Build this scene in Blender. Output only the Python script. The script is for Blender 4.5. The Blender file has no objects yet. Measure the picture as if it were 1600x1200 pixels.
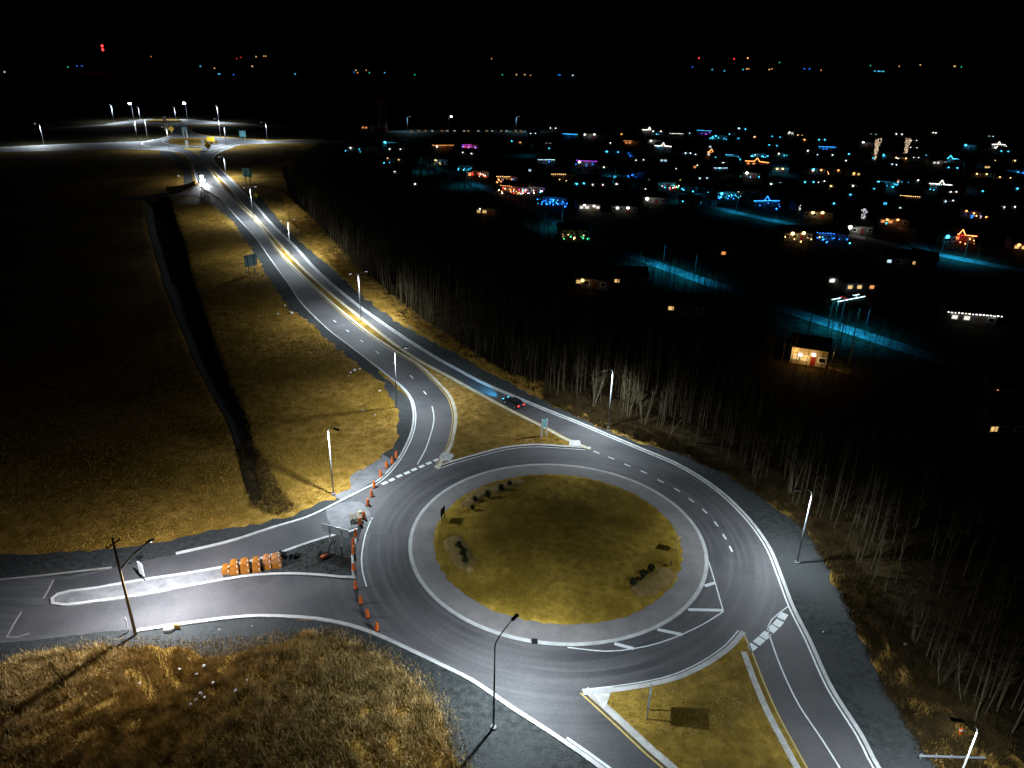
import bpy, bmesh, math, random
import numpy as np
from mathutils import Vector, Matrix
from mathutils.geometry import tessellate_polygon
random.seed(7); rng = np.random.default_rng(7)
S = bpy.context.scene
C = S.collection
# ------------------------------------------------------------------ camera
H, F, HY, ROLL = 65.0, 1200.0, 55.0, math.radians(1.5)
PITCH = math.atan((600 - HY) / F)
fw = Vector((0, math.cos(PITCH), -math.sin(PITCH)))
r0 = Vector((1, 0, 0)); u0 = Vector((0, math.sin(PITCH), math.cos(PITCH)))
rt = r0 * math.cos(ROLL) + u0 * math.sin(ROLL); up = u0 * math.cos(ROLL) - r0 * math.sin(ROLL)
cam = bpy.data.objects.new('camera', bpy.data.cameras.new('camera')); C.objects.link(cam)
cam.data.sensor_width = 36; cam.data.lens = 36 * F / 1600; cam.data.clip_end = 20000; cam.data.clip_start = 1
m = Matrix((rt, up, -fw)).transposed().to_4x4(); m.translation = (0, 0, H); cam.matrix_world = m
S.camera = cam
# ------------------------------------------------------------------ sky and exposure
W = bpy.data.worlds.new('World'); S.world = W; W.use_nodes = True
wn = W.node_tree; bg = wn.nodes['Background']; sk = wn.nodes.new('ShaderNodeTexSky')
sk.sky_type = 'NISHITA'; sk.sun_disc = False; sk.sun_elevation = math.radians(-4); sk.sun_rotation = math.radians(150)
wn.links.new(sk.outputs[0], bg.inputs[0]); bg.inputs[1].default_value = 0.006
S.view_settings.view_transform = 'Standard'; S.view_settings.look = 'None'
S.view_settings.exposure = 0; S.view_settings.gamma = 1; S.view_settings.use_curve_mapping = False
S.cycles.use_denoising = True; S.cycles.sample_clamp_indirect = 2.0; S.cycles.max_bounces = 3
LAMP_W = 13000.0
LAMP_COL = (0.80, 0.92, 1.0)

# ------------------------------------------------------------------ survey: photo point -> ground metres
def G(x, y, z=0.0):
    d = fw * F + rt * (x - 800) + up * (600 - y)
    t = (z - H) / d.z
    return (d.x * t, d.y * t)
def GL(pts, z=0.0): return [G(x, y, z) for x, y in pts]
def smooth(pts, step=1.2, closed=False):
    P = [np.array(p, float) for p in pts]; n = len(P); out = []
    rngi = range(n if closed else n - 1)
    for i in rngi:
        if closed: a, b, c, d = P[(i-1) % n], P[i], P[(i+1) % n], P[(i+2) % n]
        else: a, b, c, d = P[max(i-1, 0)], P[i], P[i+1], P[min(i+2, n-1)]
        L = np.linalg.norm(c - b); k = max(1, int(L / step)); k = min(k, 60)
        for j in range(k):
            t = j / k; t1 = 0.5
            m1 = (c - a) * t1; m2 = (d - b) * t1
            la, lc = np.linalg.norm(b - a), np.linalg.norm(d - c)
            if la > 0 and L > 0: m1 = m1 * min(1, 2 * L / (la + L))
            if lc > 0 and L > 0: m2 = m2 * min(1, 2 * L / (lc + L))
            out.append((2*t**3-3*t*t+1)*b + (t**3-2*t*t+t)*m1 + (-2*t**3+3*t*t)*c + (t**3-t*t)*m2)
    if not closed: out.append(P[-1])
    return [(float(q[0]), float(q[1])) for q in out]
def S_(px, step=1.2, closed=False): return smooth(GL(px), step, closed)
def ragged(pts, amp=0.35, step=1.5):
    out = []
    n = len(pts)
    for i in range(n):
        a = np.array(pts[i]); b = np.array(pts[(i+1) % n]); L = np.linalg.norm(b - a); k = min(80, max(1, int(L/step)))
        for j in range(k):
            q = a + (b - a) * j / k
            out.append((q[0] + rng.normal(0, amp), q[1] + rng.normal(0, amp)))
    return out
# ------------------------------------------------------------------ materials
def mat(name, col, rough=0.85, noise=None, bump=0.0, bscale=8.0, col2=None, scale=1.0, emit=None, estr=1.0, metal=0.0, spec=0.3, obj=False, detail=6, col3=None, scale3=0.05, stretch=None):
    M = bpy.data.materials.new(name); M.use_nodes = True; nt = M.node_tree; b = nt.nodes['Principled BSDF']
    b.inputs['Base Color'].default_value = (*col, 1); b.inputs['Roughness'].default_value = rough
    b.inputs['Metallic'].default_value = metal; b.inputs['Specular IOR Level'].default_value = spec
    N, L = nt.nodes.new, nt.links.new
    geo = N('ShaderNodeNewGeometry')
    src = geo.outputs['Position']
    if stretch:
        mp = N('ShaderNodeMapping'); mp.inputs['Scale'].default_value = stretch; L(src, mp.inputs[0]); src = mp.outputs[0]
    if col2:
        n1 = N('ShaderNodeTexNoise'); n1.inputs['Scale'].default_value = scale; n1.inputs['Detail'].default_value = detail; n1.inputs['Roughness'].default_value = 0.65
        L(src, n1.inputs['Vector'])
        cr = N('ShaderNodeValToRGB'); cr.color_ramp.elements[0].position = 0.36; cr.color_ramp.elements[1].position = 0.64
        cr.color_ramp.elements[0].color = (*col, 1); cr.color_ramp.elements[1].color = (*col2, 1); L(n1.outputs[0], cr.inputs[0])
        out = cr.outputs[0]
        if col3:
            n2 = N('ShaderNodeTexNoise'); n2.inputs['Scale'].default_value = scale3; n2.inputs['Detail'].default_value = 4
            L(geo.outputs['Position'], n2.inputs['Vector'])
            c2 = N('ShaderNodeValToRGB'); c2.color_ramp.elements[0].position = 0.42; c2.color_ramp.elements[1].position = 0.62; L(n2.outputs[0], c2.inputs[0])
            mx = N('ShaderNodeMix'); mx.data_type = 'RGBA'; L(c2.outputs[0], mx.inputs[0]); L(out, mx.inputs[6]); mx.inputs[7].default_value = (*col3, 1); out = mx.outputs[2]
        L(out, b.inputs['Base Color'])
    if bump:
        nb = N('ShaderNodeTexNoise'); nb.inputs['Scale'].default_value = bscale; nb.inputs['Detail'].default_value = 5; L(src, nb.inputs['Vector'])
        bp = N('ShaderNodeBump'); bp.inputs['Strength'].default_value = min(1, bump); bp.inputs['Distance'].default_value = bump * 0.3; L(nb.outputs[0], bp.inputs['Height']); L(bp.outputs[0], b.inputs['Normal'])
    if emit:
        b.inputs['Emission Color'].default_value = (*emit, 1); b.inputs['Emission Strength'].default_value = estr
        M.cycles.emission_sampling = 'NONE'
    return M
M = {}
M['grass'] = mat('dead_grass', (.17, .094, .012), .95, col2=(.44, .265, .066), scale=.55, bump=1.0, bscale=2.2, col3=(.15, .092, .014), scale3=.06, spec=.05)
M['island_grass'] = mat('island_grass', (.18, .118, .016), .95, col2=(.36, .235, .040), scale=.9, bump=.5, bscale=4, col3=(.14, .09, .012), scale3=.12, spec=.05)
M['blade'] = mat('grass_blades', (.20, .135, .04), .9, col2=(.62, .44, .19), scale=.7, spec=.1)
M['blade_dark'] = mat('brush_blades', (.07, .046, .012), .9, col2=(.19, .120, .034), scale=.6, spec=.1)
M['island_blade'] = mat('island_grass_blades', (.19, .122, .016), .9, col2=(.42, .275, .055), scale=.5, spec=.1)
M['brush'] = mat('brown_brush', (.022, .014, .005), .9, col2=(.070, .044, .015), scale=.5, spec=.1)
M['field_blade'] = mat('field_grass_blades', (.20, .113, .016), .9, col2=(.48, .28, .058), scale=.5, spec=.1)
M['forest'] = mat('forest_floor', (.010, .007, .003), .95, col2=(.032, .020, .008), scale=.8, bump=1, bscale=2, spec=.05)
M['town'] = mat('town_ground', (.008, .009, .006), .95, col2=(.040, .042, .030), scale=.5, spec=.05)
M['asphalt'] = mat('new_asphalt', (.040, .042, .046), .75, col2=(.064, .064, .067), scale=.16, bump=.25, bscale=25, detail=9, col3=(.095, .090, .093), scale3=.055, spec=.4)
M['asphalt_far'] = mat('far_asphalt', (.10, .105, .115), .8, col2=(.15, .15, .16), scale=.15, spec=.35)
M['old_asphalt'] = mat('old_asphalt', (.115, .115, .118), .88, col2=(.060, .062, .066), scale=.9, bump=.3, bscale=18, detail=9, stretch=(.1, 1, 1))
M['gravel'] = mat('gravel', (.020, .023, .022), .95, col2=(.058, .063, .064), scale=1.3, bump=.9, bscale=5, col3=(.052, .056, .056), scale3=.09, detail=10, spec=.15)
M['street'] = mat('worn_street', (.06, .065, .07), .85, col2=(.17, .175, .18), scale=.35, detail=9)
M['apron'] = mat('apron_concrete', (.175, .162, .160), .85, col2=(.24, .222, .216), scale=.35, bump=.2, bscale=18, spec=.25)
M['kerb'] = mat('kerb_concrete', (.36, .36, .36), .8, col2=(.52, .52, .51), scale=.5, bump=.15, bscale=12)
M['kerb_warm'] = mat('cream_kerb_concrete', (.40, .37, .28), .8, col2=(.56, .52, .40), scale=.5)
M['kerb_dull'] = mat('weathered_kerb_concrete', (.20, .195, .18), .85, col2=(.32, .31, .29), scale=.5)
M['concrete'] = mat('concrete', (.125, .125, .13), .85, col2=(.20, .20, .205), scale=.6, bump=.2, bscale=10)
M['pale'] = mat('pale_stone', (.42, .42, .40), .9, col2=(.65, .64, .60), scale=1.2)
M['paint'] = mat('white_road_paint', (.55, .58, .60), .6, col2=(.72, .74, .75), scale=2.0)
M['yellow_paint'] = mat('yellow_road_paint', (.42, .30, .08), .6, col2=(.52, .38, .12), scale=2.0)
M['tan'] = mat('tan_mulch', (.155, .102, .024), .95, col2=(.25, .165, .055), scale=1.4, bump=.8, bscale=5)
M['mud'] = mat('dark_mud', (.005, .005, .004), .9, col2=(.012, .010, .007), scale=.6, bump=.6, bscale=2)
M['water'] = mat('ditch_water', (.004, .005, .005), .12, spec=.5)
M['metal'] = mat('galvanised_steel', (.26, .27, .28), .5, metal=.3, col2=(.36, .37, .38), scale=2)
M['dark_metal'] = mat('lamp_housing', (.035, .037, .04), .5)
M['wood'] = mat('weathered_pole_wood', (.12, .078, .032), .9, col2=(.20, .135, .06), scale=3, stretch=(4, 4, .4))
M['bark'] = mat('pale_bark', (.065, .054, .030), .9, col2=(.155, .132, .082), scale=1.5)
M['bark2'] = mat('brown_bark', (.04, .031, .014), .9, col2=(.095, .074, .036), scale=1.5)
M['twig'] = mat('twigs', (.05, .038, .018), .95, col2=(.085, .066, .032), scale=2)
M['shrub'] = mat('shrub_leaves', (.008, .014, .003), .9, col2=(.025, .036, .006), scale=4)
M['orange'] = mat('orange_plastic', (.72, .13, .015), .5)
M['white'] = mat('white_plastic', (.75, .74, .72), .5)
M['rubber'] = mat('black_rubber', (.015, .015, .015), .8)
M['block'] = mat('faded_orange_blocks', (.26, .085, .006), .7, col2=(.38, .14, .014), scale=2.5, bump=.2, bscale=8)
M['block2'] = mat('pinkish_orange_blocks', (.34, .13, .04), .7, col2=(.42, .18, .06), scale=2.5)
M['teal'] = mat('teal_sign_face', (.05, .80, .92), .5)
M['sky_blue'] = mat('blue_sign_back', (.65, .93, 1.0), .4)
M['sign_white'] = mat('white_sign_face', (.75, .78, .8), .5)
M['sign_yellow'] = mat('yellow_sign_face', (.85, .52, .02), .5)
M['sign_grey'] = mat('aluminium_sign_back', (.40, .45, .46), .5, metal=.3)
M['black'] = mat('black_paint', (.012, .012, .012), .6)
M['rock'] = mat('pale_rock', (.50, .48, .46), .9, col2=(.75, .73, .72), scale=2)
M['lumber'] = mat('lumber', (.14, .12, .09), .9, col2=(.28, .25, .20), scale=2)
M['cream'] = mat('cream_sack', (.62, .52, .36), .9)
M['siding'] = mat('house_siding', (.13, .13, .13), .8, col2=(.17, .17, .165), scale=2)
M['siding_tan'] = mat('tan_house_siding', (.32, .25, .15), .8, col2=(.36, .29, .18), scale=2)
M['roof'] = mat('shingle_roof', (.045, .042, .042), .9, col2=(.07, .065, .06), scale=2)
M['red'] = mat('dark_red_paint', (.20, .012, .012), .6)
M['glass'] = mat('car_glass', (.01, .012, .015), .1)
M['car_dark'] = mat('dark_car_paint', (.02, .022, .028), .3)
M['car_white'] = mat('white_van_paint', (.7, .7, .7), .4)
def emis(name, col, s):
    return mat(name, (0, 0, 0), emit=col, estr=s)
EC = dict(W=(1, .95, .85), C=(.06, .62, 1), B=(.02, .22, 1), O=(1, .36, .10), R=(1, .03, .03), P=(.6, .06, 1), Y=(1, .62, .22), G=(.05, .9, .3), L=(.55, .85, 1))
NAMES = dict(W='white', C='cyan', B='blue', O='orange', R='red', P='purple', Y='amber', G='green', L='pale_blue')
ME = {k: emis(NAMES[k] + '_lights', EC[k], 5.0) for k in EC}
MW = {k: emis(NAMES[k] + '_window_glow', EC[k], 1.0) for k in EC}
M['led'] = emis('led_panel', (.9, .95, 1), 6.0)
M['led_far'] = emis('bright_led_panel', (.85, .95, 1), 40.0)
def worn(Mx, cx, cy, col):
    nt = Mx.node_tree; N, L = nt.nodes.new, nt.links.new; b = nt.nodes['Principled BSDF']
    geo = N('ShaderNodeNewGeometry'); sub = N('ShaderNodeVectorMath'); sub.operation = 'SUBTRACT'; L(geo.outputs['Position'], sub.inputs[0]); sub.inputs[1].default_value = (cx, cy, 0)
    ln = N('ShaderNodeVectorMath'); ln.operation = 'LENGTH'; L(sub.outputs[0], ln.inputs[0])
    sep = N('ShaderNodeSeparateXYZ'); L(sub.outputs[0], sep.inputs[0]); at = N('ShaderNodeMath'); at.operation = 'ARCTAN2'; L(sep.outputs[1], at.inputs[0]); L(sep.outputs[0], at.inputs[1])
    cmb = N('ShaderNodeCombineXYZ'); L(ln.outputs['Value'], cmb.inputs[0]); L(at.outputs[0], cmb.inputs[1])
    n = N('ShaderNodeTexNoise'); n.inputs['Scale'].default_value = 1.1; n.inputs['Detail'].default_value = 7; L(cmb.outputs[0], n.inputs['Vector'])
    cr = N('ShaderNodeValToRGB'); cr.color_ramp.elements[0].position = .45; cr.color_ramp.elements[1].position = .72; L(n.outputs[0], cr.inputs[0])
    mr = N('ShaderNodeMapRange'); mr.inputs[1].default_value = 27; mr.inputs[2].default_value = 36; mr.inputs[3].default_value = .55; mr.inputs[4].default_value = 0; L(ln.outputs['Value'], mr.inputs[0])
    mu = N('ShaderNodeMath'); mu.operation = 'MULTIPLY'; L(cr.outputs[0], mu.inputs[0]); L(mr.outputs[0], mu.inputs[1])
    mx = N('ShaderNodeMix'); mx.data_type = 'RGBA'; src = b.inputs['Base Color'].links[0].from_socket; L(mu.outputs[0], mx.inputs[0]); L(src, mx.inputs[6]); mx.inputs[7].default_value = (*col, 1)
    fn = N('ShaderNodeTexNoise'); fn.inputs['Scale'].default_value = 3.5; fn.inputs['Detail'].default_value = 8; fn.inputs['Roughness'].default_value = .8; L(geo.outputs['Position'], fn.inputs['Vector'])
    fr = N('ShaderNodeMapRange'); fr.inputs[1].default_value = .3; fr.inputs[2].default_value = .7; fr.inputs[3].default_value = .72; fr.inputs[4].default_value = 1.28; L(fn.outputs[0], fr.inputs[0])
    mm = N('ShaderNodeMix'); mm.data_type = 'RGBA'; mm.blend_type = 'MULTIPLY'; mm.inputs[0].default_value = 1; L(mx.outputs[2], mm.inputs[6]); L(fr.outputs[0], mm.inputs[7]); L(mm.outputs[2], b.inputs['Base Color'])
worn(M['asphalt'], 7.0, 90.2, (.150, .143, .146))
# ------------------------------------------------------------------ mesh helpers
class MB:
    def __init__(s): s.v = []; s.f = []
    def add(s, vs, fs):
        o = len(s.v); s.v += [tuple(v) for v in vs]; s.f += [tuple(i + o for i in f) for f in fs]
    def box(s, c, d, rz=0.0, tilt=None):
        x, y, z = d[0]/2, d[1]/2, d[2]/2
        R = Matrix.Rotation(rz, 3, 'Z')
        if tilt: R = R @ tilt
        vs = [Vector(c) + R @ Vector((a*x, b*y, e*z)) for e in (-1, 1) for b in (-1, 1) for a in (-1, 1)]
        s.add(vs, [(0,2,3,1),(4,5,7,6),(0,1,5,4),(2,6,7,3),(0,4,6,2),(1,3,7,5)])
    def tube(s, pts, rad, n=8, cap=True):
        P = [Vector(p) for p in pts]; k = len(P)
        rad = rad if isinstance(rad, (list, tuple)) else [rad]*k
        vs = []
        for i, p in enumerate(P):
            d = (P[min(i+1, k-1)] - P[max(i-1, 0)]).normalized()
            a = d.cross(Vector((0, 0, 1)) if abs(d.z) < .9 else Vector((1, 0, 0))).normalized(); b = d.cross(a)
            for j in range(n):
                t = 2*math.pi*j/n; vs.append(p + (a*math.cos(t) + b*math.sin(t))*rad[i])
        fs = [(i*n+j, i*n+(j+1) % n, (i+1)*n+(j+1) % n, (i+1)*n+j) for i in range(k-1) for j in range(n)]
        if cap: fs += [tuple(reversed(range(n))), tuple(range((k-1)*n, k*n))]
        s.add(vs, fs)
    def lathe(s, prof, c=(0, 0, 0), n=12):
        vs = [(c[0]+r*math.cos(2*math.pi*j/n), c[1]+r*math.sin(2*math.pi*j/n), c[2]+z) for r, z in prof for j in range(n)]
        k = len(prof)
        fs = [(i*n+j, i*n+(j+1) % n, (i+1)*n+(j+1) % n, (i+1)*n+j) for i in range(k-1) for j in range(n)]
        fs += [tuple(reversed(range(n))), tuple(range((k-1)*n, k*n))]
        s.add(vs, fs)
    def blob(s, c, r, sq=(1, 1, 1), jit=.2, n=6, k=4):
        vs = []; fs = []
        for i in range(k+1):
            ph = math.pi*i/k
            for j in range(n):
                t = 2*math.pi*j/n; q = r*(1+random.uniform(-jit, jit))
                vs.append((c[0]+q*sq[0]*math.sin(ph)*math.cos(t), c[1]+q*sq[1]*math.sin(ph)*math.sin(t), c[2]+q*sq[2]*math.cos(ph)))
        for i in range(k):
            for j in range(n): fs.append((i*n+j, (i+1)*n+j, (i+1)*n+(j+1) % n, i*n+(j+1) % n))
        s.add(vs, fs)
    def poly(s, pts, z0, z1=None, zf=None):
        n = len(pts)
        tz = (lambda p: zf(p)) if zf else (lambda p: z1 if z1 is not None else z0)
        top = [(p[0], p[1], tz(p)) for p in pts]
        tri = tessellate_polygon([[Vector((p[0], p[1], 0)) for p in pts]])
        T = []
        for a, b, c in tri:
            A, B, Cc = pts[a], pts[b], pts[c]
            if (B[0]-A[0])*(Cc[1]-A[1]) - (B[1]-A[1])*(Cc[0]-A[0]) < 0: a, b, c = a, c, b
            T.append((a, b, c))
        if z1 is None and not zf: s.add(top, T); return
        ar = sum(pts[i][0]*pts[(i+1) % n][1] - pts[(i+1) % n][0]*pts[i][1] for i in range(n))
        bot = [(p[0], p[1], z0) for p in pts]
        side = [(i, n+i, n+(i+1) % n, (i+1) % n) if ar < 0 else (i, (i+1) % n, n+(i+1) % n, n+i) for i in range(n)]
        side = [tuple((k+n) if k < n else (k-n) for k in q) for q in side]
        s.add(top + bot, T + side)
    def ribbon(s, line, off, w, z0, z1=None, zf=None):
        """strip (or raised kerb when z1 is given) along a ground line, shifted sideways by off (left +)"""
        P = np.array(line, float); d = np.gradient(P, axis=0); d /= (np.linalg.norm(d, axis=1)[:, None] + 1e-9)
        nrm = np.c_[-d[:, 1], d[:, 0]]
        A = P + nrm*(off + w/2); B = P + nrm*(off - w/2); k = len(P); vs = []; fs = []
        if z1 is None:
            for a, b in zip(A, B): vs += [(*a, z0), (*b, z0)]
            fs = [(2*i, 2*i+1, 2*i+3, 2*i+2) for i in range(k-1)]
        else:
            for a, b in zip(A, B): vs += [(*a, z0), (*a, z1), (*b, z1), (*b, z0)]
            for i in range(k-1):
                o = 4*i
                fs += [(o, o+1, o+5, o+4), (o+1, o+2, o+6, o+5), (o+2, o+3, o+7, o+6)]
            fs += [(0, 3, 2, 1), (4*k-4, 4*k-3, 4*k-2, 4*k-1)]
        s.add(vs, fs)
    def mesh(s, name, m, smooth=False):
        me = bpy.data.meshes.new(name); me.from_pydata(s.v, [], s.f)
        me.materials.append(m)
        if smooth: me.polygons.foreach_set('use_smooth', [True]*len(me.polygons))
        me.update(); return me
    def build(s, name, m, parent=None, smooth=False):
        o = bpy.data.objects.new(name, s.mesh(name, m, smooth)); C.objects.link(o)
        if parent: o.parent = parent
        return o
def tag(o, label=None, cat=None, group=None, kind=None):
    if label: o['label'] = label
    if cat: o['category'] = cat
    if group: o['group'] = group
    if kind: o['kind'] = kind
    return o
def empty(name, loc=(0, 0, 0), rz=0.0, label=None, cat=None, group=None):
    o = bpy.data.objects.new(name, None); C.objects.link(o); o.location = loc; o.rotation_euler = (0, 0, rz); o.empty_display_size = .5
    return tag(o, label, cat, group)
def kids(o): return [c for c in ALLKIDS.get(o, [])]
def copy_tree(o, parent=None):
    c = o.copy(); C.objects.link(c); c.parent = parent
    for ch in list(o.children): copy_tree(ch, c)
    return c
def struct(name, mb, m, z=None):
    return tag(mb.build(name, m), kind='structure')
def lamp_light(name, parent, loc, power, col, kind='IES', spread=1.0, radius=.18):
    l = bpy.data.lights.new(name, 'POINT'); l.energy = power; l.color = col; l.shadow_soft_size = radius
    if kind == 'IES':
        l.use_nodes = True; nt = l.node_tree; e = nt.nodes['Emission']
        q = nt.nodes.new('ShaderNodeTexIES'); q.mode = 'INTERNAL'; q.ies = IES; nt.links.new(q.outputs[0], e.inputs['Strength'])
    o = bpy.data.objects.new(name, l); C.objects.link(o); o.parent = parent; o.location = loc; return o
IES = bpy.data.texts.new('batwing_distribution')
_V = [0, 15, 30, 40, 50, 58, 64, 69, 74, 79, 84, 90, 180]
_c = [1.95, 1.85, 1.7, 1.6, 1.5, 1.3, .98, .58, .30, .15, .06, 0, 0]
IES.write("IESNA:LM-63-1995\nTILT=NONE\n1 1000 1 %d 1 1 2 0 0 0\n1 1 100\n%s\n0\n%s\n" % (len(_V), ' '.join(map(str, _V)), ' '.join(str(12.5*a) for a in _c)))

# ================================================================== GROUND
ditch = GL([(243,308),(246,316),(254,355),(263,380),(275,430),(300,500),(323,560),(345,607),(370,654),(383,700),(392,747),(402,780)])
dw = [3.8, 4.6, 5.0, 4.8, 3.9, 3.1, 2.5, 2.1, 1.7, 1.4, 1.1, .8]
dsc = [1, 1, 1, 1, .9, .75, .6, .48, .38, .3, .24, .2]
D = np.array(smooth(ditch, 1.0)); 
def ditch_depth(X, Y):
    best = np.full(X.shape, 1e9); hw = np.full(X.shape, 3.0); sc_ = np.ones(X.shape)
    dd = np.array(ditch)
    for i in range(len(dd)-1):
        a, b = dd[i], dd[i+1]; ab = b-a; t = np.clip(((X-a[0])*ab[0]+(Y-a[1])*ab[1])/(ab@ab), 0, 1)
        r = np.hypot(X-a[0]-ab[0]*t, Y-a[1]-ab[1]*t); w = dw[i]*(1-t)+dw[i+1]*t; ds = dsc[i]*(1-t)+dsc[i+1]*t
        k = r < best; best = np.where(k, r, best); hw = np.where(k, w, hw); sc_ = np.where(k, ds, sc_)
    q = np.clip(1.25 - best/hw, 0, 1); ends = np.ones(X.shape)
    return q*q*(3-2*q)*sc_, best, hw
def ax(a): return np.array(sorted(set(np.round(np.concatenate(a), 3))))
xs = ax([np.arange(-7000, -400, 600), np.arange(-400, -175, 25), np.arange(-175, -18, .8), np.arange(-18, 160, 12), np.arange(160, 7001, 600)])
ys = ax([np.arange(-200, 80, 20), np.arange(80, 325, .8), np.arange(325, 800, 25), np.arange(800, 9001, 600)])
X, Y = np.meshgrid(xs, ys); q, best, hw = ditch_depth(X, Y)
Z = -2.4*q
Z = Z - 0.004
nx, ny = len(xs), len(ys)
me = bpy.data.meshes.new('ground')
vs = np.c_[X.ravel(), Y.ravel(), Z.ravel()]
idx = np.arange(nx*ny).reshape(ny, nx)
fs = np.stack([idx[:-1, :-1], idx[:-1, 1:], idx[1:, 1:], idx[1:, :-1]], -1).reshape(-1, 4)
me.from_pydata(vs.tolist(), [], fs.tolist()); me.materials.append(M['grass']); me.polygons.foreach_set('use_smooth', [True]*len(me.polygons))
g = bpy.data.objects.new('ground', me); C.objects.link(g); tag(g, kind='structure')
# ditch bed: dark mud draped 6 cm above the ditch floor, and the standing water in it
mb = MB(); P = D; d = np.gradient(P, axis=0); d /= np.linalg.norm(d, axis=1)[:, None]; nr = np.c_[-d[:, 1], d[:, 0]]
NS = 21; vv = []; 
for i, p in enumerate(P):
    w = float(ditch_depth(np.array([p[0]]), np.array([p[1]]))[2][0])
    for j in range(NS):
        s_ = (j/(NS-1)*2-1)*w*.96*(1+.03*math.sin(i*.21)); a = p + nr[i]*s_
        z = -2.4*float(ditch_depth(np.array([a[0]]), np.array([a[1]]))[0][0])
        vv.append((a[0], a[1], z + .16))
mb.add(vv, [(i*NS+j, (i+1)*NS+j, (i+1)*NS+j+1, i*NS+j+1) for i in range(len(P)-1) for j in range(NS-1)])
struct('ditch_bed', mb, M['mud'])
mb = MB(); mb.ribbon([tuple(p) for p in P[4:len(P)//2]], 0, 4.2, -1.9); struct('ditch_water', mb, M['water'])

def sheet(name, poly, z, m, rag=None):
    mb = MB(); mb.poly(ragged(poly, rag) if rag else poly, z); return struct(name, mb, m)
# --- forest floor and town ground
tree_edge = [(440,262),(452,300),(480,345),(520,400),(560,432),(610,478),(660,512),(715,548),(780,588),(850,618),(930,645),(1000,677),(1060,702),(1120,730),(1185,765),(1240,800),(1290,860),(1335,920),(1375,985),(1430,1060),(1500,1130),(1580,1180),(1720,1260)]
te = S_(tree_edge, 4)
far_edge = GL([(1720,700),(1500,640),(1300,575),(1180,520),(1060,462),(940,410),(860,372),(760,330),(660,292),(560,262),(480,236)])
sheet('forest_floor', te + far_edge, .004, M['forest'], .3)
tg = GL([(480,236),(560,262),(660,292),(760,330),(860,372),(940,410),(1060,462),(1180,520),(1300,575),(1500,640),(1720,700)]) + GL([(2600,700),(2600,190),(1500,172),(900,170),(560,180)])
M['verge_shade'] = mat('shade_dark_verge', (.006, .006, .003), .95, col2=(.018, .014, .005), scale=.15, spec=.05)  # verge colour darkened so ground under the far lamps looks unlit
sheet('far_verge_shade', GL([(-600,234),(0,231),(100,227),(215,222.5),(250,217),(262,211),(255,204),(255,198),(160,198),(60,204),(-600,222)]), .004, M['verge_shade'])
sheet('far_verge_shade', GL([(303,199),(345,196),(450,201),(640,206),(640,216),(420,218),(330,212),(308,208),(298,204)]), .004, M['verge_shade'])
sheet('far_verge_shade', GL([(-900,204),(60,201),(160,197),(190,193),(225,189),(295,188),(345,193),(400,196),(560,203),(560,120),(-2000,150)]), .004, M['verge_shade'])
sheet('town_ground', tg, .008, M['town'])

# ================================================================== ROADS
RO = [(1440,1300),(1368,1200),(1342,1150),(1295,1075),(1261,1000),(1236,950),(1217,900),(1200,858),(1176,822),(1150,793),(1125,770),(1090,745),(1050,723),(1000,702),(950,681),(900,660),(850,640),(800,619),(772,607),(750,597),(720,581),(682,560),(637,532),(600,507),(562,480),(537,460),(512,439),(487,415),(460,385),(425,351),(400,322),(362,282),(344,264),(332,249)]
RL = [(287,236),(300,250),(305,270),(312,290),(345,312),(362,330),(400,372),(425,407),(450,442),(475,477),(515,516),(550,543),(587,571),(617,595),(633,610),(643,625),(648,647),(645,674),(632,705),(615,730),(600,746),(580,761),(542,780),(515,794),(480,810),(430,825),(390,838),(350,850),(275,867),(245,872)]
LB = [(215,984),(275,975),(350,965),(400,961),(450,962),(500,966),(550,976),(590,990),(640,1013),(690,1037),(740,1062),(800,1103),(865,1145),(915,1179),(940,1197),(1010,1250)]
ro = S_(RO); rl = S_(RL); lb = S_(LB)
asp = ro + rl + GL([(110,905),(84,906),(68,937),(80,947),(34,955),(10,997)]) + lb
sheet('road', asp, .040, M['asphalt'])
old = GL([(-320,905),(0,903),(110,900),(245,875),(225,978),(190,984),(50,1001),(0,1005),(-320,1025)])
sheet('old_road', old, .034, M['old_asphalt'])
# side gravel
sheet('gravel_shoulder', S_([(330,318),(362,345),(387,380),(402,405),(425,442),(450,480),(482,502),(517,535),(562,572),(600,602),(612,625),(621,650),(617,692),(600,712),(572,732),(552,762),(520,780),(485,792),(455,807),(380,823),(350,825),(250,847),(150,860),(0,866),(-320,868)]) + GL([(-320,925),(100,915),(250,895),(560,790),(660,700),(660,640),(500,500),(420,390),(350,312)]), .012, M['gravel'], .28)
sheet('gravel_shoulder', GL([(-320,1000),(215,970),(420,955),(600,985),(800,1095),(960,1195),(1030,1250)]) + S_([(900,1320),(760,1260),(715,1200),(697,1160),(688,1120),(668,1085),(640,1058),(600,1030),(560,1008),(520,995),(480,986),(450,1003),(387,1018),(350,1027),(316,1030),(307,1015),(250,1015),(162,1012),(112,1015),(37,1022),(0,1040),(-60,1060),(-320,1090)]), .018, M['gravel'], .3)
sheet('gravel_shoulder', S_([(398,300),(415,318),(437,345),(470,380),(495,400),(525,425),(550,450),(575,470),(600,488),(625,506),(662,527),(700,546),(780,590),(840,622),(900,650),(950,672),(987,688),(1050,705),(1087,718),(1137,742),(1175,766),(1212,792),(1250,820),(1275,850),(1300,900),(1325,950),(1340,985),(1365,1032),(1385,1082),(1415,1122),(1440,1170),(1490,1240)]) + GL([(1430,1290),(1250,1000),(1190,860),(1050,735),(800,628),(640,545),(520,450),(400,330)]), .024, M['gravel'], .28)
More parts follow.
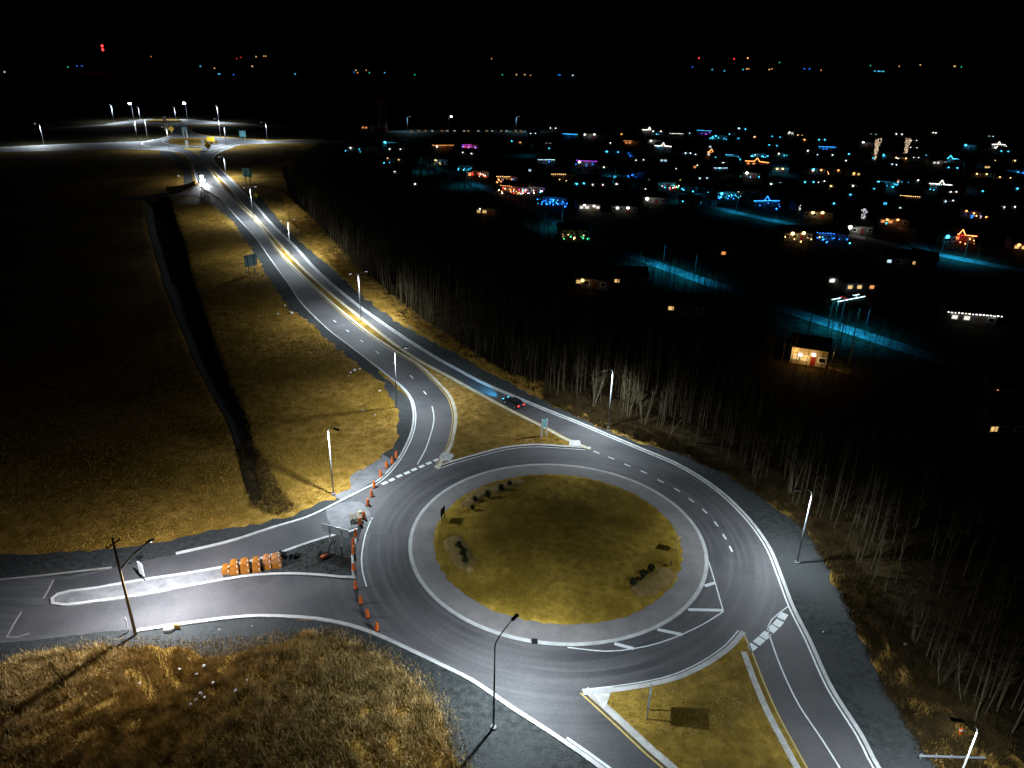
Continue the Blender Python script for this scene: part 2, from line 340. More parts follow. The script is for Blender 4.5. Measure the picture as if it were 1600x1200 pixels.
sheet('gravel_shoulder', GL([(250,236),(270,237),(287,250),(297,262),(303,285),(322,300),(345,312),(330,320),(305,306),(288,292),(286,270),(270,252),(252,244)]), .028, M['gravel'], .2)
M['dirt'] = mat('dirt_bank', (.018, .012, .006), .95, col2=(.055, .036, .014), scale=.6, bump=.8, bscale=3, spec=.05)
sheet('dirt_bank', S_([(800,592),(850,618),(900,640),(950,664),(987,682),(1050,698),(1087,711),(1137,736),(1175,760),(1212,785),(1250,812),(1280,845),(1308,898)]) + GL([(1420,900),(1340,800),(1200,730),(1060,665),(930,612),(850,590)]), .010, M['dirt'], .25)
# far roads
P3 = [(-500,238),(0,238),(100,235),(180,233),(250,235),(270,237),(288,239),(310,246),(334,250),(333,246),(340,238),(357,232),(377,226),(425,224),(520,223),(640,220),(640,217),(520,219),(416,220),(369,217),(327,213),(305,210),(296,205),(284,198),(270,196),(262,203),(268,208),(262,213),(250,216),(232,220),(215,221),(100,225),(0,230),(-500,232)]
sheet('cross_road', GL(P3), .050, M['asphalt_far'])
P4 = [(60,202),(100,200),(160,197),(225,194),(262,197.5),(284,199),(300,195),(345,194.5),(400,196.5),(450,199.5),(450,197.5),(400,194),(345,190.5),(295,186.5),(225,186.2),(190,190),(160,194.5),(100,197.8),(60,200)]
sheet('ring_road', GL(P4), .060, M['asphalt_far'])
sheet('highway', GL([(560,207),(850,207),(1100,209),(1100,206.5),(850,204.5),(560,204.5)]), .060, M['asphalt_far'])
sheet('site_track', S_([(150,311),(200,309),(242,304),(270,302),(300,298),(314,294)], 3) + S_([(332,307),(318,304),(300,305),(250,308),(200,313),(150,316)], 3), .046, M['old_asphalt'])
# ---------------------------------------------------------------- kerbs (kerb = raised concrete, edge lines = paint)
def kerb(line, off=0, w=.42, m='kerb', z1=.17, name='kerb'):
    mb = MB(); mb.ribbon(line, off, w, .0, z1); return struct(name, mb, M[m])
def line(l, off=0, w=.15, m='paint', z=.0445, name='edge_line', parent=None):
    mb = MB(); mb.ribbon(l, off, w, z); o = mb.build(name, M[m])
    return tag(o, kind='structure')
# right outer kerb: 'ro' runs towards the far end with the road on its left
kerb(ro, -.25, .46); line(ro, .22, .22)
kerb(S_(RL[3:22]), -.2, .36, 'kerb'); line(S_(RL[13:22]), .2, .16)
kerb(S_(RL[21:29]), -.2, .42, 'kerb')
kerb(lb, -.25, .5); line(lb[40:], .34, .3)
kerb(S_([(0,906),(60,900),(87,897),(130,892),(175,887)]), 0, .3, 'kerb_dull', .08)
for o_, w_ in ((-.15, .15), ): 
    line(S_([(305,270),(312,286)]), .3, .2)
# apron and central island
CX, CY = 7.0, 90.2
def ring(r, n=160): return [(CX + r*math.cos(2*math.pi*i/n), CY + r*math.sin(2*math.pi*i/n)) for i in range(n)]
def annulus(name, r0_, r1, z0, z1, m, n=160):
    mb = MB(); a = [(*p, z1) for p in ring(r0_, n)]; b = [(*p, z1) for p in ring(r1, n)]; c = [(*p, z0) for p in ring(r1, n)]
    mb.add(a+b+c, [(i, n+i, n+(i+1) % n, (i+1) % n) for i in range(n)] + [(n+i, 2*n+i, 2*n+(i+1) % n, n+(i+1) % n) for i in range(n)])
    return struct(name, mb, m)
annulus('apron_kerb', 20.45, 20.95, .03, .13, M['kerb'])
annulus('truck_apron', 17.2, 20.45, .03, .125, M['apron'])
R0 = 17.45
def dome(p):
    r = math.hypot(p[0]-CX, p[1]-CY); return .17 + 1.1*max(0, 1-(r/R0)**2)
mb = MB(); NR, NA = 26, 140; vv = [(CX, CY, dome((CX, CY)))]
for i in range(1, NR+1):
    for j in range(NA):
        a = 2*math.pi*j/NA; r = R0*i/NR*(1 + (.006*math.sin(j*2.3)+.008*random.uniform(-1, 1) if i == NR else 0))
        p = (CX+r*math.cos(a), CY+r*math.sin(a)); vv.append((*p, dome(p)+random.uniform(-.03, .03)))
ff = [(0, 1+j, 1+(j+1) % NA) for j in range(NA)]
for i in range(NR-1):
    for j in range(NA): a, b = 1+i*NA+j, 1+i*NA+(j+1) % NA; ff.append((a, a+NA, b+NA, b))
for j in range(NA): vv.append((vv[1+(NR-1)*NA+j][0], vv[1+(NR-1)*NA+j][1], .02))
o_ = 1+(NR-1)*NA
for j in range(NA): ff.append((o_+j, o_+NA+j, o_+NA+(j+1) % NA, o_+(j+1) % NA))
mb.add(vv, ff); ci = struct('central_island', mb, M['island_grass']); ci.data.polygons.foreach_set('use_smooth', [True]*len(ci.data.polygons))

# triangular and median islands
def island(name, px_poly, m, z=.15):
    mb = MB(); mb.poly(px_poly, .0, z); return struct(name, mb, M[m])
triB_top = S_([(910,1081),(965,1075),(1015,1067),(1055,1057),(1100,1036),(1137,1010),(1157,987)])
triB_right = S_([(1157,987),(1172,1020),(1190,1067),(1212,1117),(1235,1160),(1257,1200),(1300,1270)])
triB_left = S_([(1090,1250),(1040,1199),(1015,1178),(965,1131),(910,1081)])
tb = triB_top + triB_right[1:] + triB_left[:-1]
island('grass_island', tb, 'island_grass')
kerb(triB_top, -.35, .62, z1=.195); kerb(triB_right[2:], -.8, .7, z1=.185); kerb(triB_left, -.45, .8, z1=.175)
line(triB_right, .25, .2, 'yellow_paint'); line(triB_left, .3, .2, 'yellow_paint'); line(triB_top, .28, .14)
mb = MB(); mb.poly(GL([(922,1079),(958,1075),(946,1106),(942,1108)]), .0, .19); struct('concrete_nose', mb, M['pale'])
# top triangle + long median
medL = S_([(682,732),(687,720),(700,700),(707,673),(709,647),(700,620),(675,592),(650,570),(612,547),(575,522),(550,502),(512,470),(475,435),(450,410),(432,390),(400,347),(375,323),(350,297),(325,264),(310,246),(300,236),(286,231)])
medR = S_([(316,231),(312,241),(323,254),(340,273),(360,294),(380,319),(399,338),(435,378),(460,405),(487,432),(525,465),(565,497),(620,540),(662,567),(700,587),(750,615),(800,642),(850,667),(887,687),(923,702)])
triT_bot = S_([(923,702),(887,700),(837,697),(787,702),(737,715),(705,724),(682,732)])
island('median_island', medL + medR + triT_bot[1:-1], 'grass')
kerb(medL, -.35, .62, 'kerb_warm', z1=.185); kerb(medR, -.35, .62, 'kerb_warm', z1=.195); kerb(triT_bot, -.3, .5, z1=.175)
line(medL, .25, .16, 'yellow_paint'); line(medR, .25, .16, 'yellow_paint'); line(triT_bot, .3, .15)
mb = MB(); mb.poly(GL([(286,232),(300,237),(309,246),(312,242),(316,232)]), .16, .20); struct('concrete_nose', mb, M['yellow_paint'])
mb = MB()
for a, b in (((888,690), (913,699)),):
    mb.poly(GL([(890,689),(906,690),(908,699),(889,698)]), .15, .23)
struct('concrete_nose', mb, M['pale'])
mb = MB()
for i in range(130):
    a = random.uniform(0, 6.28); r = math.sqrt(random.random()); x, y = G(698 + 10.5*r*math.cos(a), 715 + 6.5*r*math.sin(a))
    mb.blob((x, y, .2), random.uniform(.12, .26), (1, 1, .7), .3, 5, 3)
tag(mb.build('cobble_patch', M['pale']), 'round patch of loose white cobbles at the left tip of the upper grass island', 'cobbles', kind='stuff')
# left splitter island
spU = S_([(558,826),(540,832),(520,836),(480,848),(440,862),(400,874),(345,886),(300,894),(225,905),(150,918),(110,923),(90,928),(79,936),(80,945),(100,948),(150,942),(200,935),(300,917),(350,908),(400,901),(455,899),(500,901),(530,904),(556,905)])
spR = S_([(556,905),(554,895),(553,872),(556,850),(564,832),(568,822),(563,817),(558,826)])
isl = GL([(345,886),(300,894),(225,905),(150,918),(110,923),(90,928),(79,936),(80,945),(100,948),(150,942),(200,935),(300,917),(350,908)])
island('splitter_island', isl, 'concrete', .14)
island('splitter_island', GL([(345,886),(350,908)]) + S_([(350,908),(400,901),(455,899),(500,901),(530,904),(556,905),(553,872),(556,850),(565,822),(540,832),(520,836),(480,848),(440,862),(400,874),(345,886)])[1:-1], 'gravel', .13)
kerb(spU, .22, .42, 'kerb', .18); kerb(spR[:-4], .18, .35, 'kerb', .19)
line(S_([(573,917),(567,896),(565,870),(570,840),(575,824),(582,809)]), 0, .17)
# concrete pad by the barrels
mb = MB(); mb.poly(ragged(GL([(508,796),(530,786),(560,783),(578,800),(580,815),(566,820),(552,822),(530,832),(518,826),(512,812)]), .1, 1), .046); struct('concrete_pad', mb, M['concrete'])
mb = MB(); mb.poly(ragged(GL([(550,742),(600,712),(612,722),(596,745),(580,758),(530,782),(520,776),(548,764)]), .3, 1), .031); struct('gravel_pile', mb, M['concrete'])
# ---------------------------------------------------------------- painted marks
def dash(c, d, w, L, m='paint', z=.0445, name='lane_dash'):
    x, y = c; mb = MB(); ux, uy = d; n = math.hypot(ux, uy); ux /= n; uy /= n
    mb.add([(x-ux*L/2+uy*w/2, y-uy*L/2-ux*w/2, z), (x+ux*L/2+uy*w/2, y+uy*L/2-ux*w/2, z), (x+ux*L/2-uy*w/2, y+uy*L/2+ux*w/2, z), (x-ux*L/2-uy*w/2, y-uy*L/2+ux*w/2, z)], [(0, 1, 2, 3)])
    return mb.build(name, M[m], ROAD)
ROAD = [o for o in C.objects if o.name == 'road'][0]
def dashes(px, w, L, name='lane_dash', dirn=None):
    W_ = GL(px)
    for i, c in enumerate(W_):
        a, b = W_[max(0, i-1)], W_[min(len(W_)-1, i+1)]; dash(c, dirn or (b[0]-a[0], b[1]-a[1]), w, L, name=name)
dashes([(932,707),(955,716),(980,727),(1006,738),(1032,752),(1058,766),(1080,782),(1101,799),(1119,819),(1132,839),(1142,858)], .24, 1.25)
dashes([(523,502),(543,517),(565,533),(590,551),(617,569),(643,589),(664,614)], .22, 1.7)
line(S_([(675,635),(678,652),(675,672),(665,702),(652,726)]), 0, .17)
dashes([(601,755),(612,750),(624,744),(636,739),(647,734),(659,729),(670,724),(682,719)], .66, 1.05, 'yield_block')
dashes([(1174,1012),(1186,1002),(1196,993),(1207,983),(1216,974),(1223,963)], .95, 1.28, 'yield_block')
line(S_([(1231,948),(1219,957),(1206,968),(1200,979),(1201,990)]), 0, .13)
line(S_([(1201,990),(1215,1030),(1232,1070),(1250,1105),(1285,1157),(1312,1200),(1350,1260)]), 0, .17)
line(S_([(1107,877),(1118,913),(1130,955)]), 0, .16); line(S_([(1130,956),(1100,975),(1067,991),(1030,1005),(990,1014),(947,1018),(887,1012)]), 0, .16, z=.0485)
for a, b in (((1101,916),(1117,911)), ((1075,953),(1130,954)), ((1027,984),(1066,992)), ((960,1006),(990,1014))):
    line(GL([a, b]), 0, .5, z=.0525, name='hatch_bar')
for l_ in ([(84,906),(76,922),(68,936)], [(34,956),(22,975),(11,996)], [(11,996),(28,996),(46,990)]): line(S_(l_), 0, .22, 'kerb_dull', z=.050, name='pavement_joint')
# far road lines
far_lines = [([(0,232),(100,230),(200,229),(235,229)], 'yellow_paint', .5), ([(-200,238),(0,236.5),(100,234),(180,232),(250,234),(262,235)], 'paint', .45), ([(0,230.5),(100,226),(215,222),(232,221),(250,217),(268,213)], 'paint', .4),
 ([(262,235),(280,238),(291,243),(300,255),(304,270),(308,285)], 'paint', .4), ([(425,224),(377,226.5),(357,232.5),(341,239),(333,246),(334,252),(344,264)], 'paint', .4),
 ([(293,200),(300,205),(307,209.5),(327,213),(369,216.5),(416,220.3)], 'paint', .4), ([(240,218),(225,222),(222,226),(235,228.5)], 'paint', .6),
 ([(323,238),(330,234.5),(350,230),(375,226),(325,240),(325,239)], 'paint', .4), ([(254,222),(262,225),(285,228),(320,229),(342,227),(348,225)], 'kerb', .7),
 ([(254,221),(258,218),(275,215),(290,215)], 'kerb', .6), ([(120,198.5),(160,195.6),(190,192),(225,190.5),(262,193)], 'paint', .8), ([(290,193.5),(345,192.5),(400,195)], 'paint', .5), ([(225,187),(290,187)], 'kerb', 1.0)]
for l_, m_, w_ in far_lines:
    line(S_(l_, 3), 0, w_*1.5, m_, z=.068, name='edge_line')
mb = MB(); mb.poly(S_([(262,221),(275,218),(300,217),(325,218),(339,221),(338,224),(320,226.5),(295,227),(270,225)], 2, True), .0, .7); struct('far_central_island', mb, M['grass'])
mb = MB(); mb.poly(S_([(228,190.5),(240,188),(262,187.5),(280,188),(282,190.5),(255,191.8)], 2, True), .0, .6); struct('far_central_island', mb, M['grass'])
# bridge parapets where the neck crosses the highway
for a, b in (((262,206),(272,197)), ((286,199),(300,209))):
    mb = MB(); mb.ribbon(GL([a, b]), 0, .4, 0, 1.0); tag(mb.build('bridge_parapet', M['kerb_dull']), ('low concrete parapet on the left side' if a[0] < 280 else 'low concrete parapet on the right side') + ' of the far bridge between two roundabouts', 'parapet')
# mulch beds on the central island
def bed(px, w, label):
    l = S_(px, .5); mb = MB(); k = len(l); P = np.array(l); d = np.gradient(P, axis=0); d /= np.linalg.norm(d, axis=1)[:, None]; nr_ = np.c_[-d[:, 1], d[:, 0]]; J = 9; vv = []
    for i in range(k):
        t = i/(k-1); ww = w*math.sqrt(max(.0, 1-(2*t-1)**6))*(1+.08*math.sin(i*1.7))
        for j in range(J):
            s_ = (j/(J-1)*2-1)*ww/2; q_ = P[i]+nr_[i]*s_; e = 1-(j/(J-1)*2-1)**2
            vv.append((q_[0], q_[1], dome(q_)+.02+.33*min(1, 1.6*e)*min(1, 6*min(t, 1-t)) + random.uniform(-.03, .03)))
    mb.add(vv, [(i*J+j, i*J+j+1, (i+1)*J+j+1, (i+1)*J+j) for i in range(k-1) for j in range(J-1)])
    o = mb.build('planting_bed', M['tan'], smooth=True); tag(o, label, 'planting bed')
bed([(720,796),(735,788),(752,772),(775,768),(800,760),(818,753)], 2.6, 'curved tan mulch bed with dark shrubs at the upper left of the central island')
bed([(705,842),(712,858),(724,880),(738,893)], 3.0, 'kidney shaped tan mulch bed at the left edge of the central island')
bed([(985,928),(1005,925),(1028,912),(1048,893)], 2.7, 'large bright tan mulch bed at the lower right of the central island')
def shrub(px, py, h, label, m='shrub'):
    x, y = G(px, py, .6); z = dome((x, y))+.1; r_ = empty('shrub', (x, y, z), 0, label, 'shrub')
    mb = MB(); mb.tube([(0, 0, 0), (0, 0, h*.4)], .04, 5); mb.build('stem', M['bark2'], r_)
    mb = MB()
    for i in range(420):
        a = random.uniform(0, 6.28); ph = random.uniform(0, 3.1); q_ = h*.42*random.uniform(.45, 1)
        c = Vector((q_*math.sin(ph)*math.cos(a), q_*math.sin(ph)*math.sin(a), h*.5+q_*1.1*math.cos(ph)))
        s_ = random.uniform(.09, .17); v1 = Vector([random.uniform(-1, 1) for _ in range(3)])*s_; v2 = Vector([random.uniform(-1, 1) for _ in range(3)])*s_
        mb.add([c-v1, c+v1, c+v2], [(0, 1, 2)])
    mb.build('foliage', M[m], r_)
for a in [(738,797,.8,'small dark shrub lowest in the upper left bed of the central island'), (742,783,.9,'slim dark shrub second lowest in the upper left island bed'), (762,778,1.3,'largest dark shrub in the middle of the upper left island bed'), (783,767,1.2,'dark round shrub second from the upper end of the upper left island bed'), (796,759,.9,'dark shrub at the upper end of the upper left island bed'),
          (717,856,1.1,'dark shrub at the upper end of the left island bed'), (724,868,1.0,'green shrub in the middle of the left island bed'), (727,880,1.0,'green shrub near the lower end of the left island bed'),
          (988,915,1.1,'leftmost dark shrub in the lower right island bed'), (1004,903,1.3,'middle dark shrub in the lower right island bed'), (1017,893,1.2,'rightmost dark shrub in the lower right island bed')]: shrub(*a)
x, y = G(734, 896, .4); mb = MB()
for i in range(60):
    a = random.uniform(0, 6.28); l_ = random.uniform(.5, 1.0); b = (.35*math.cos(a), .35*math.sin(a)); mb.add([(b[0]*.3-.03, b[1]*.3, 0), (b[0]*.3+.03, b[1]*.3, 0), (b[0]*1.6, b[1]*1.6, l_)], [(0, 1, 2)])
o = mb.build('grass_tuft', M['blade']); o.location = (x, y, dome((x, y))); tag(o, 'pale yellow tuft of ornamental grass below the left island bed', 'grass tuft')

# ================================================================== LAMP POSTS
def lamp(px, py, h, arms, label, group='street lamps along the road', power=1.0, far=False, visible=False, col=LAMP_COL, name='street_lamp', m='metal', loc=None):
    x, y = loc or G(px, py); r_ = empty(name, (x, y, 0), 0, label, 'street lamp', group)
    mb = MB(); mb.lathe([(.32, 0), (.32, .25), (.2, .3)], n=10); mb.build('base', M['concrete'], r_)
    n = 5 if far else 10
    rr = 1.7 if far else 1.0
    mb = MB(); mb.tube([(0, 0, .25), (0, 0, h*.5), (0, 0, h-.9)], [.12*rr, .095*rr, .07*rr], n); mb.build('pole', M[m], r_, smooth=True)
    for a, reach in arms:
        c, s_ = math.cos(a), math.sin(a)
        pts = [(0, 0, h-.92)] + [(c*reach*(1-math.cos(t)), s_*reach*(1-math.cos(t)), h-.9+.9*math.sin(t)) for t in (.35, .7, 1.05, 1.3, 1.5)]
        mb = MB(); mb.tube(pts, [.07*rr, .065, .06, .055, .05, .045], n); mb.build('arm', M[m], r_, smooth=True)
        e = pts[-1]; hd = MB(); hd.box((e[0]+c*.42, e[1]+s_*.42, e[2]-.02), (1.0, .36, .12), a); hd.box((e[0]+c*.55, e[1]+s_*.55, e[2]+.06), (.6, .26, .06), a)
        ho = hd.build('lamp_head', M['dark_metal'], r_)
        le = MB()
        if visible: le.blob((e[0]+c*.45, e[1]+s_*.45, e[2]-.32), 1.0, (1, 1, .7), 0, 8, 5); le.build('lens', M['led_far'], ho)  # lens swollen into a glowing ball to imitate the halo around the head
        else: le.box((e[0]+c*.5, e[1]+s_*.5, e[2]-.095), (.7, .28, .03), a); le.build('lens', M['led'], ho)
        lamp_light('lamp_light', ho, (e[0]+c*.5, e[1]+s_*.5, e[2]-.35), LAMP_W*power/(len(arms)**.7), col)
    return r_
R_ = math.radians
lamp(771,1138,12,[(R_(58),3.4)],'tall dark street lamp at the bottom, its head over the apron', power=1.25, m='dark_metal')
lamp(521,773,12,[(R_(-35),1.6)],'pale street lamp on the grass left of the barrels and yield line', power=.95)
lamp(620,636,12,[(R_(20),1.8)],'street lamp on the gravel beside the curved kerb of the approach road', power=.8)
lamp(950,669,12,[(R_(215),1.6)],'white street lamp above the right end of the upper grass island', power=.8)
lamp(1245,880,12,[(R_(190),1.8)],'leaning looking street lamp on the gravel right of the roundabout', power=.7)
lamp(1476,1278,12,[(R_(170),1.6)],'street lamp in the lower right corner with its base out of view', power=.75)
dd = R_(0)
lamp(564,499,12,[(R_(35),1.7),(R_(215),1.7)],'nearest double armed lamp standing on the narrow median', group='double armed median lamps', power=1.1)
lamp(455,403,12,[(R_(35),1.7),(R_(215),1.7)],'second double armed median lamp along the straight road', group='double armed median lamps', power=1.1)
lamp(396,343,12,[(R_(35),1.7),(R_(215),1.7)],'farthest double armed lamp on the narrow median', group='double armed median lamps', power=1.1)
lamp(354,279,10,[(R_(200),1.6)],'street lamp beside the far right kerb below the teal sign', power=1.1)
FARL = [(69,227,12,'lone street lamp at the far left of the cross road',1.0,0),(215,219,12,'street lamp left of the nearer far roundabout, left one of a pair',1.0,0),(231,217,12,'street lamp left of the nearer far roundabout, right one of a pair',1.0,0),
 (178,190,12,'leftmost street lamp at the most distant roundabout',1.2,0),(209,187,12,'street lamp with glaring white head left of the most distant roundabout',2.2,1),(293,186,12,'street lamp with glaring white head right of the most distant roundabout',1.6,1),
 (219,186,9,'short street lamp just right of the left glaring lamp',.6,0),(275,186,9,'short street lamp between the glaring lamps above the far island',.8,0),(342,191,12,'upper street lamp right of the most distant roundabout',1.0,0),
 (345,216,12,'left street lamp of the two right of the nearer far roundabout',.8,0),(354,229,12,'right street lamp of the two right of the nearer far roundabout',1.0,0),(418,222,12,'street lamp on the cross road where the forest begins',.9,0),(265,232,12,'dim street lamp in front of the nearer far roundabout',.7,0)]
for x_, y_, h_, lb_, pw, vis in FARL:
    lamp(x_, y_, h_, [(R_(-90 if y_ < 200 else 200), 2.0)], lb_, 'lamps around the far roundabouts', pw*1.35, True, bool(vis))
for x_, y_, lb_, vis in ((637,207,'unlit looking pole lamp beside the distant highway',0),(701,206,'lit pole lamp beside the distant highway, right of the first',1),(806,206,'faint pole lamp at the right end of the distant highway',0)):
    lamp(x_, y_, 11, [(R_(0), 1.6)], lb_, 'lamps along the distant highway', .25, True, False, (.4, .8, 1))
    if vis:
        mb = MB(); x, y = G(x_, y_); mb.blob((2.0, 0, 10.6), .55, (1, 1, .8), 0, 8, 5); q_ = [o for o in C.objects if o.get('label') == lb_][0]; mb.build('lens_glow', M['led_far'], q_)
# utility pole with a lamp arm
x, y = G(212,992); r_ = empty('utility_pole', (x, y, 0), 0, 'brown wooden utility pole with crossarm and lamp bracket at the left kerb', 'utility pole')
mb = MB(); mb.tube([(0, 0, 0), (-.1, .05, 7), (-.2, .1, 13.6)], [.19, .155, .12], 10); mb.build('post', M['wood'], r_, smooth=True)
mb = MB(); mb.box((-.18, .0, 12.9), (1.9, .12, .13), R_(68)); mb.build('crossarm', M['wood'], r_)
for i, s_ in enumerate((-.85, -.3, .85)):
    mb = MB(); mb.lathe([(.04, 0), (.08, .06), (.05, .12), (.08, .18), (.03, .26)], (-.18+s_*math.cos(R_(68)), s_*math.sin(R_(68)), 12.97), 8); mb.build('insulator', M['dark_metal'], r_)
mb = MB(); mb.tube([(-.15, .05, 9.3), (.8, 1.6, 10.3), (1.75, 3.3, 10.75)], [.12, .11, .10], 8); arm_ = mb.build('lamp_bracket', M['sign_white'], r_)
mb = MB(); mb.box((1.95, 3.65, 10.75), (.9, .36, .14), R_(60)); hd = mb.build('lamp_head', M['sign_white'], r_)
mb = MB(); mb.blob((1.95, 3.65, 10.62), .17, (1, 1, .4), 0, 8, 4); mb.build('lens', M['led'], hd)
lamp_light('lamp_light', hd, (1.95, 3.65, 10.35), LAMP_W*1.55, (.92, .94, 1))
# unseen lamp added past the left edge to light the road and field
lamp(0, 0, 12, [(R_(80), 2.2)], 'unseen street lamp added beyond the left edge to light road and field', power=.8, loc=(-92, 64))

# ================================================================== SIGNS
def legend(mb, kind, w, h, z, yo):
    if kind == 'diagram':      # a ring with its exits, as on roundabout guide signs
        n = 14
        for i in range(n):
            a = 2*math.pi*i/n; mb.box((w*.0+h*.2*math.cos(a), yo, z+h*.02+h*.2*math.sin(a)), (h*.1, .012, h*.06), 0, Matrix.Rotation(-(a+math.pi/2), 3, 'Y'))
        mb.box((0, yo, z-h*.33), (h*.07, .012, h*.22)); mb.box((w*.3, yo, z+h*.05), (w*.2, .012, h*.07)); mb.box((-w*.3, yo, z+h*.2), (w*.22, .012, h*.08)); mb.box((0, yo, z+h*.36), (w*.4, .012, h*.07))
    elif kind == 'lines':
        mb.box((-w*.08, yo, z+h*.2), (w*.6, .012, h*.13)); mb.box((0, yo, z-h*.12), (w*.7, .012, h*.13)); mb.box((w*.3, yo, z-h*.34), (w*.15, .012, h*.1))
    elif kind == 'chevron':
        for k in (-1, 0, 1):
            for s_ in (-1, 1): mb.box((k*w*.28, yo, z+s_*h*.17), (h*.46, .012, h*.16), 0, Matrix.Rotation(s_*.85, 3, 'Y'))
def sign(name, px, py, w, h, top, rz, face, label, posts=2, leg=None, back='sign_grey', postm='metal', legm='sign_white', sp=.3, cat='road sign', shape='rect', zb=0.0, pw=.075):
    x, y = G(px, py, zb); r_ = empty(name, (x, y, zb), rz, label, cat)
    for s_ in ([0] if posts == 1 else [-1, 1]):
        mb = MB(); mb.box((s_*w*sp, .07, (top-.05)/2), (pw, pw, top-.05)); mb.build('post', M[postm], r_)
    z = top-h/2; mb = MB()
    if shape == 'diamond': mb.box((0, 0, z), (w, .05, w), 0, Matrix.Rotation(math.pi/4, 3, 'Y'))
    else: mb.box((0, 0, z), (w, .05, h))
    p = mb.build('panel', M[back], r_)
    mb = MB()
    if shape == 'diamond': mb.box((0, -.032, z), (w*.93, .008, w*.93), 0, Matrix.Rotation(math.pi/4, 3, 'Y'))
    else: mb.box((0, -.032, z), (w*.95, .008, h*.95))
    mb.build('face', M[face], p)
    if leg: mb = MB(); legend(mb, leg, w, h, z, -.045); mb.build('legend', M[legm], p)
    return r_
sign('guide_sign', 850, 683, 1.15, 1.6, 3.6, R_(28), 'teal', 'twin teal guide sign on two white posts in the upper grass island', leg='lines', sp=.42, postm='sign_white', pw=.24)
x, y = G(846, 684); 
sign('guide_sign', 1012, 1118, 2.1, 1.9, 3.7, R_(78), 'sky_blue', 'guide sign seen edge on in the lower grass island casting a square shadow', leg='diagram', sp=.30, pw=.14)
sign('guide_sign', 526, 853, 4.2, 1.3, 3.2, R_(160), 'sky_blue', 'long low sign seen from behind on two pale posts on the gravel splitter island', sp=.22, pw=.16)
sign('guide_sign', 394, 427, 4.2, 3.4, 5.6, R_(236), 'teal', 'pale blue sign back with two dark posts at the edge of the left field', back='sky_blue', postm='black', sp=.27, pw=.14)
sign('guide_sign', 388, 287, 4.4, 4.0, 7.0, R_(-8), 'teal', 'large teal direction sign with white curved symbol on the far right verge', leg='diagram', sp=.25, postm='cream', pw=.35)
sign('guide_sign', 380, 221, 4.0, 3.6, 6.5, R_(0), 'teal', 'small teal sign behind the right end of the far cross road', leg='lines', pw=.3)
sign('guide_sign', 290, 216, 3.4, 3.0, 7.0, R_(0), 'teal', 'blue teal sign standing behind the far grass island', leg='lines', postm='sign_white', pw=.6)
sign('warning_sign', 1058, 861, 1.25, 1.25, 2.2, R_(58), 'sign_yellow', 'small yellow chevron sign on the right rim of the central island', posts=1, leg='chevron', legm='black', zb=.2)
sign('chevron_sign', 692, 812, 1.4, 1.2, 2.1, R_(250), 'sign_yellow', 'dark sign back on the left rim of the central island', back='black', postm='black', zb=.2)
sign('chevron_sign', 1048, 884, .5, .4, .8, R_(250), 'sign_yellow', 'tiny low marker at the right end of the lower right island bed', posts=1, back='black', postm='black', zb=.3)
sign('warning_sign', 269, 211, 3.0, 3.0, 5.5, R_(0), 'sign_yellow', 'yellow warning sign left of the far bridge', posts=1, shape='diamond', pw=.2)
sign('warning_sign', 330, 226, 5.0, 2.6, 4.6, R_(0), 'sign_yellow', 'wide yellow sign at the right rim of the far grass island', pw=.2)
sign('warning_sign', 325.5, 235, 3.0, 3.0, 4.2, R_(0), 'sign_yellow', 'round looking yellow sign at the road mouth below the far grass island', posts=1, shape='diamond', pw=.2)
sign('warning_sign', 400.5, 312, 1.7, 1.7, 2.8, R_(0), 'sign_yellow', 'small yellow sign on the verge below the teal direction sign', posts=1, shape='diamond')
sign('keep_right_sign', 293, 232, 1.7, 4.2, 4.6, R_(0), 'sign_white', 'tall white sign back at the left side of the far splitter nose', posts=1, back='sign_white')
sign('keep_right_sign', 317.5, 230, 1.6, 4.0, 4.4, R_(0), 'sign_white', 'tall white sign at the right side of the far splitter nose', posts=1, back='sign_white')
sign('keep_right_sign', 258, 190, 2.4, 3.0, 3.8, R_(0), 'sign_white', 'white panel above the most distant grass island', posts=1, back='sign_white')
sign('keep_right_sign', 261, 206, 3.0, 4.0, 5.0, R_(0), 'cream', 'cream panel left of the far bridge beside the yellow sign', posts=1, back='cream')
sign('keep_right_sign', 224, 908, 1.1, 1.9, 2.9, R_(-35), 'sign_white', 'white sign panel near the wooden pole on the concrete splitter island', posts=2, sp=.2, postm='black', back='sign_white')
sign('marker_post', 641, 518, .5, .6, 1.3, R_(-30), 'sign_white', 'small white marker on the dirt bank above the right kerb', posts=1, back='sign_white')
sign('marker_post', 201, 988, .12, 1.6, 2.2, R_(0), 'sign_white', 'slim white marker post left of the foot of the wooden pole', posts=1, back='sign_white')

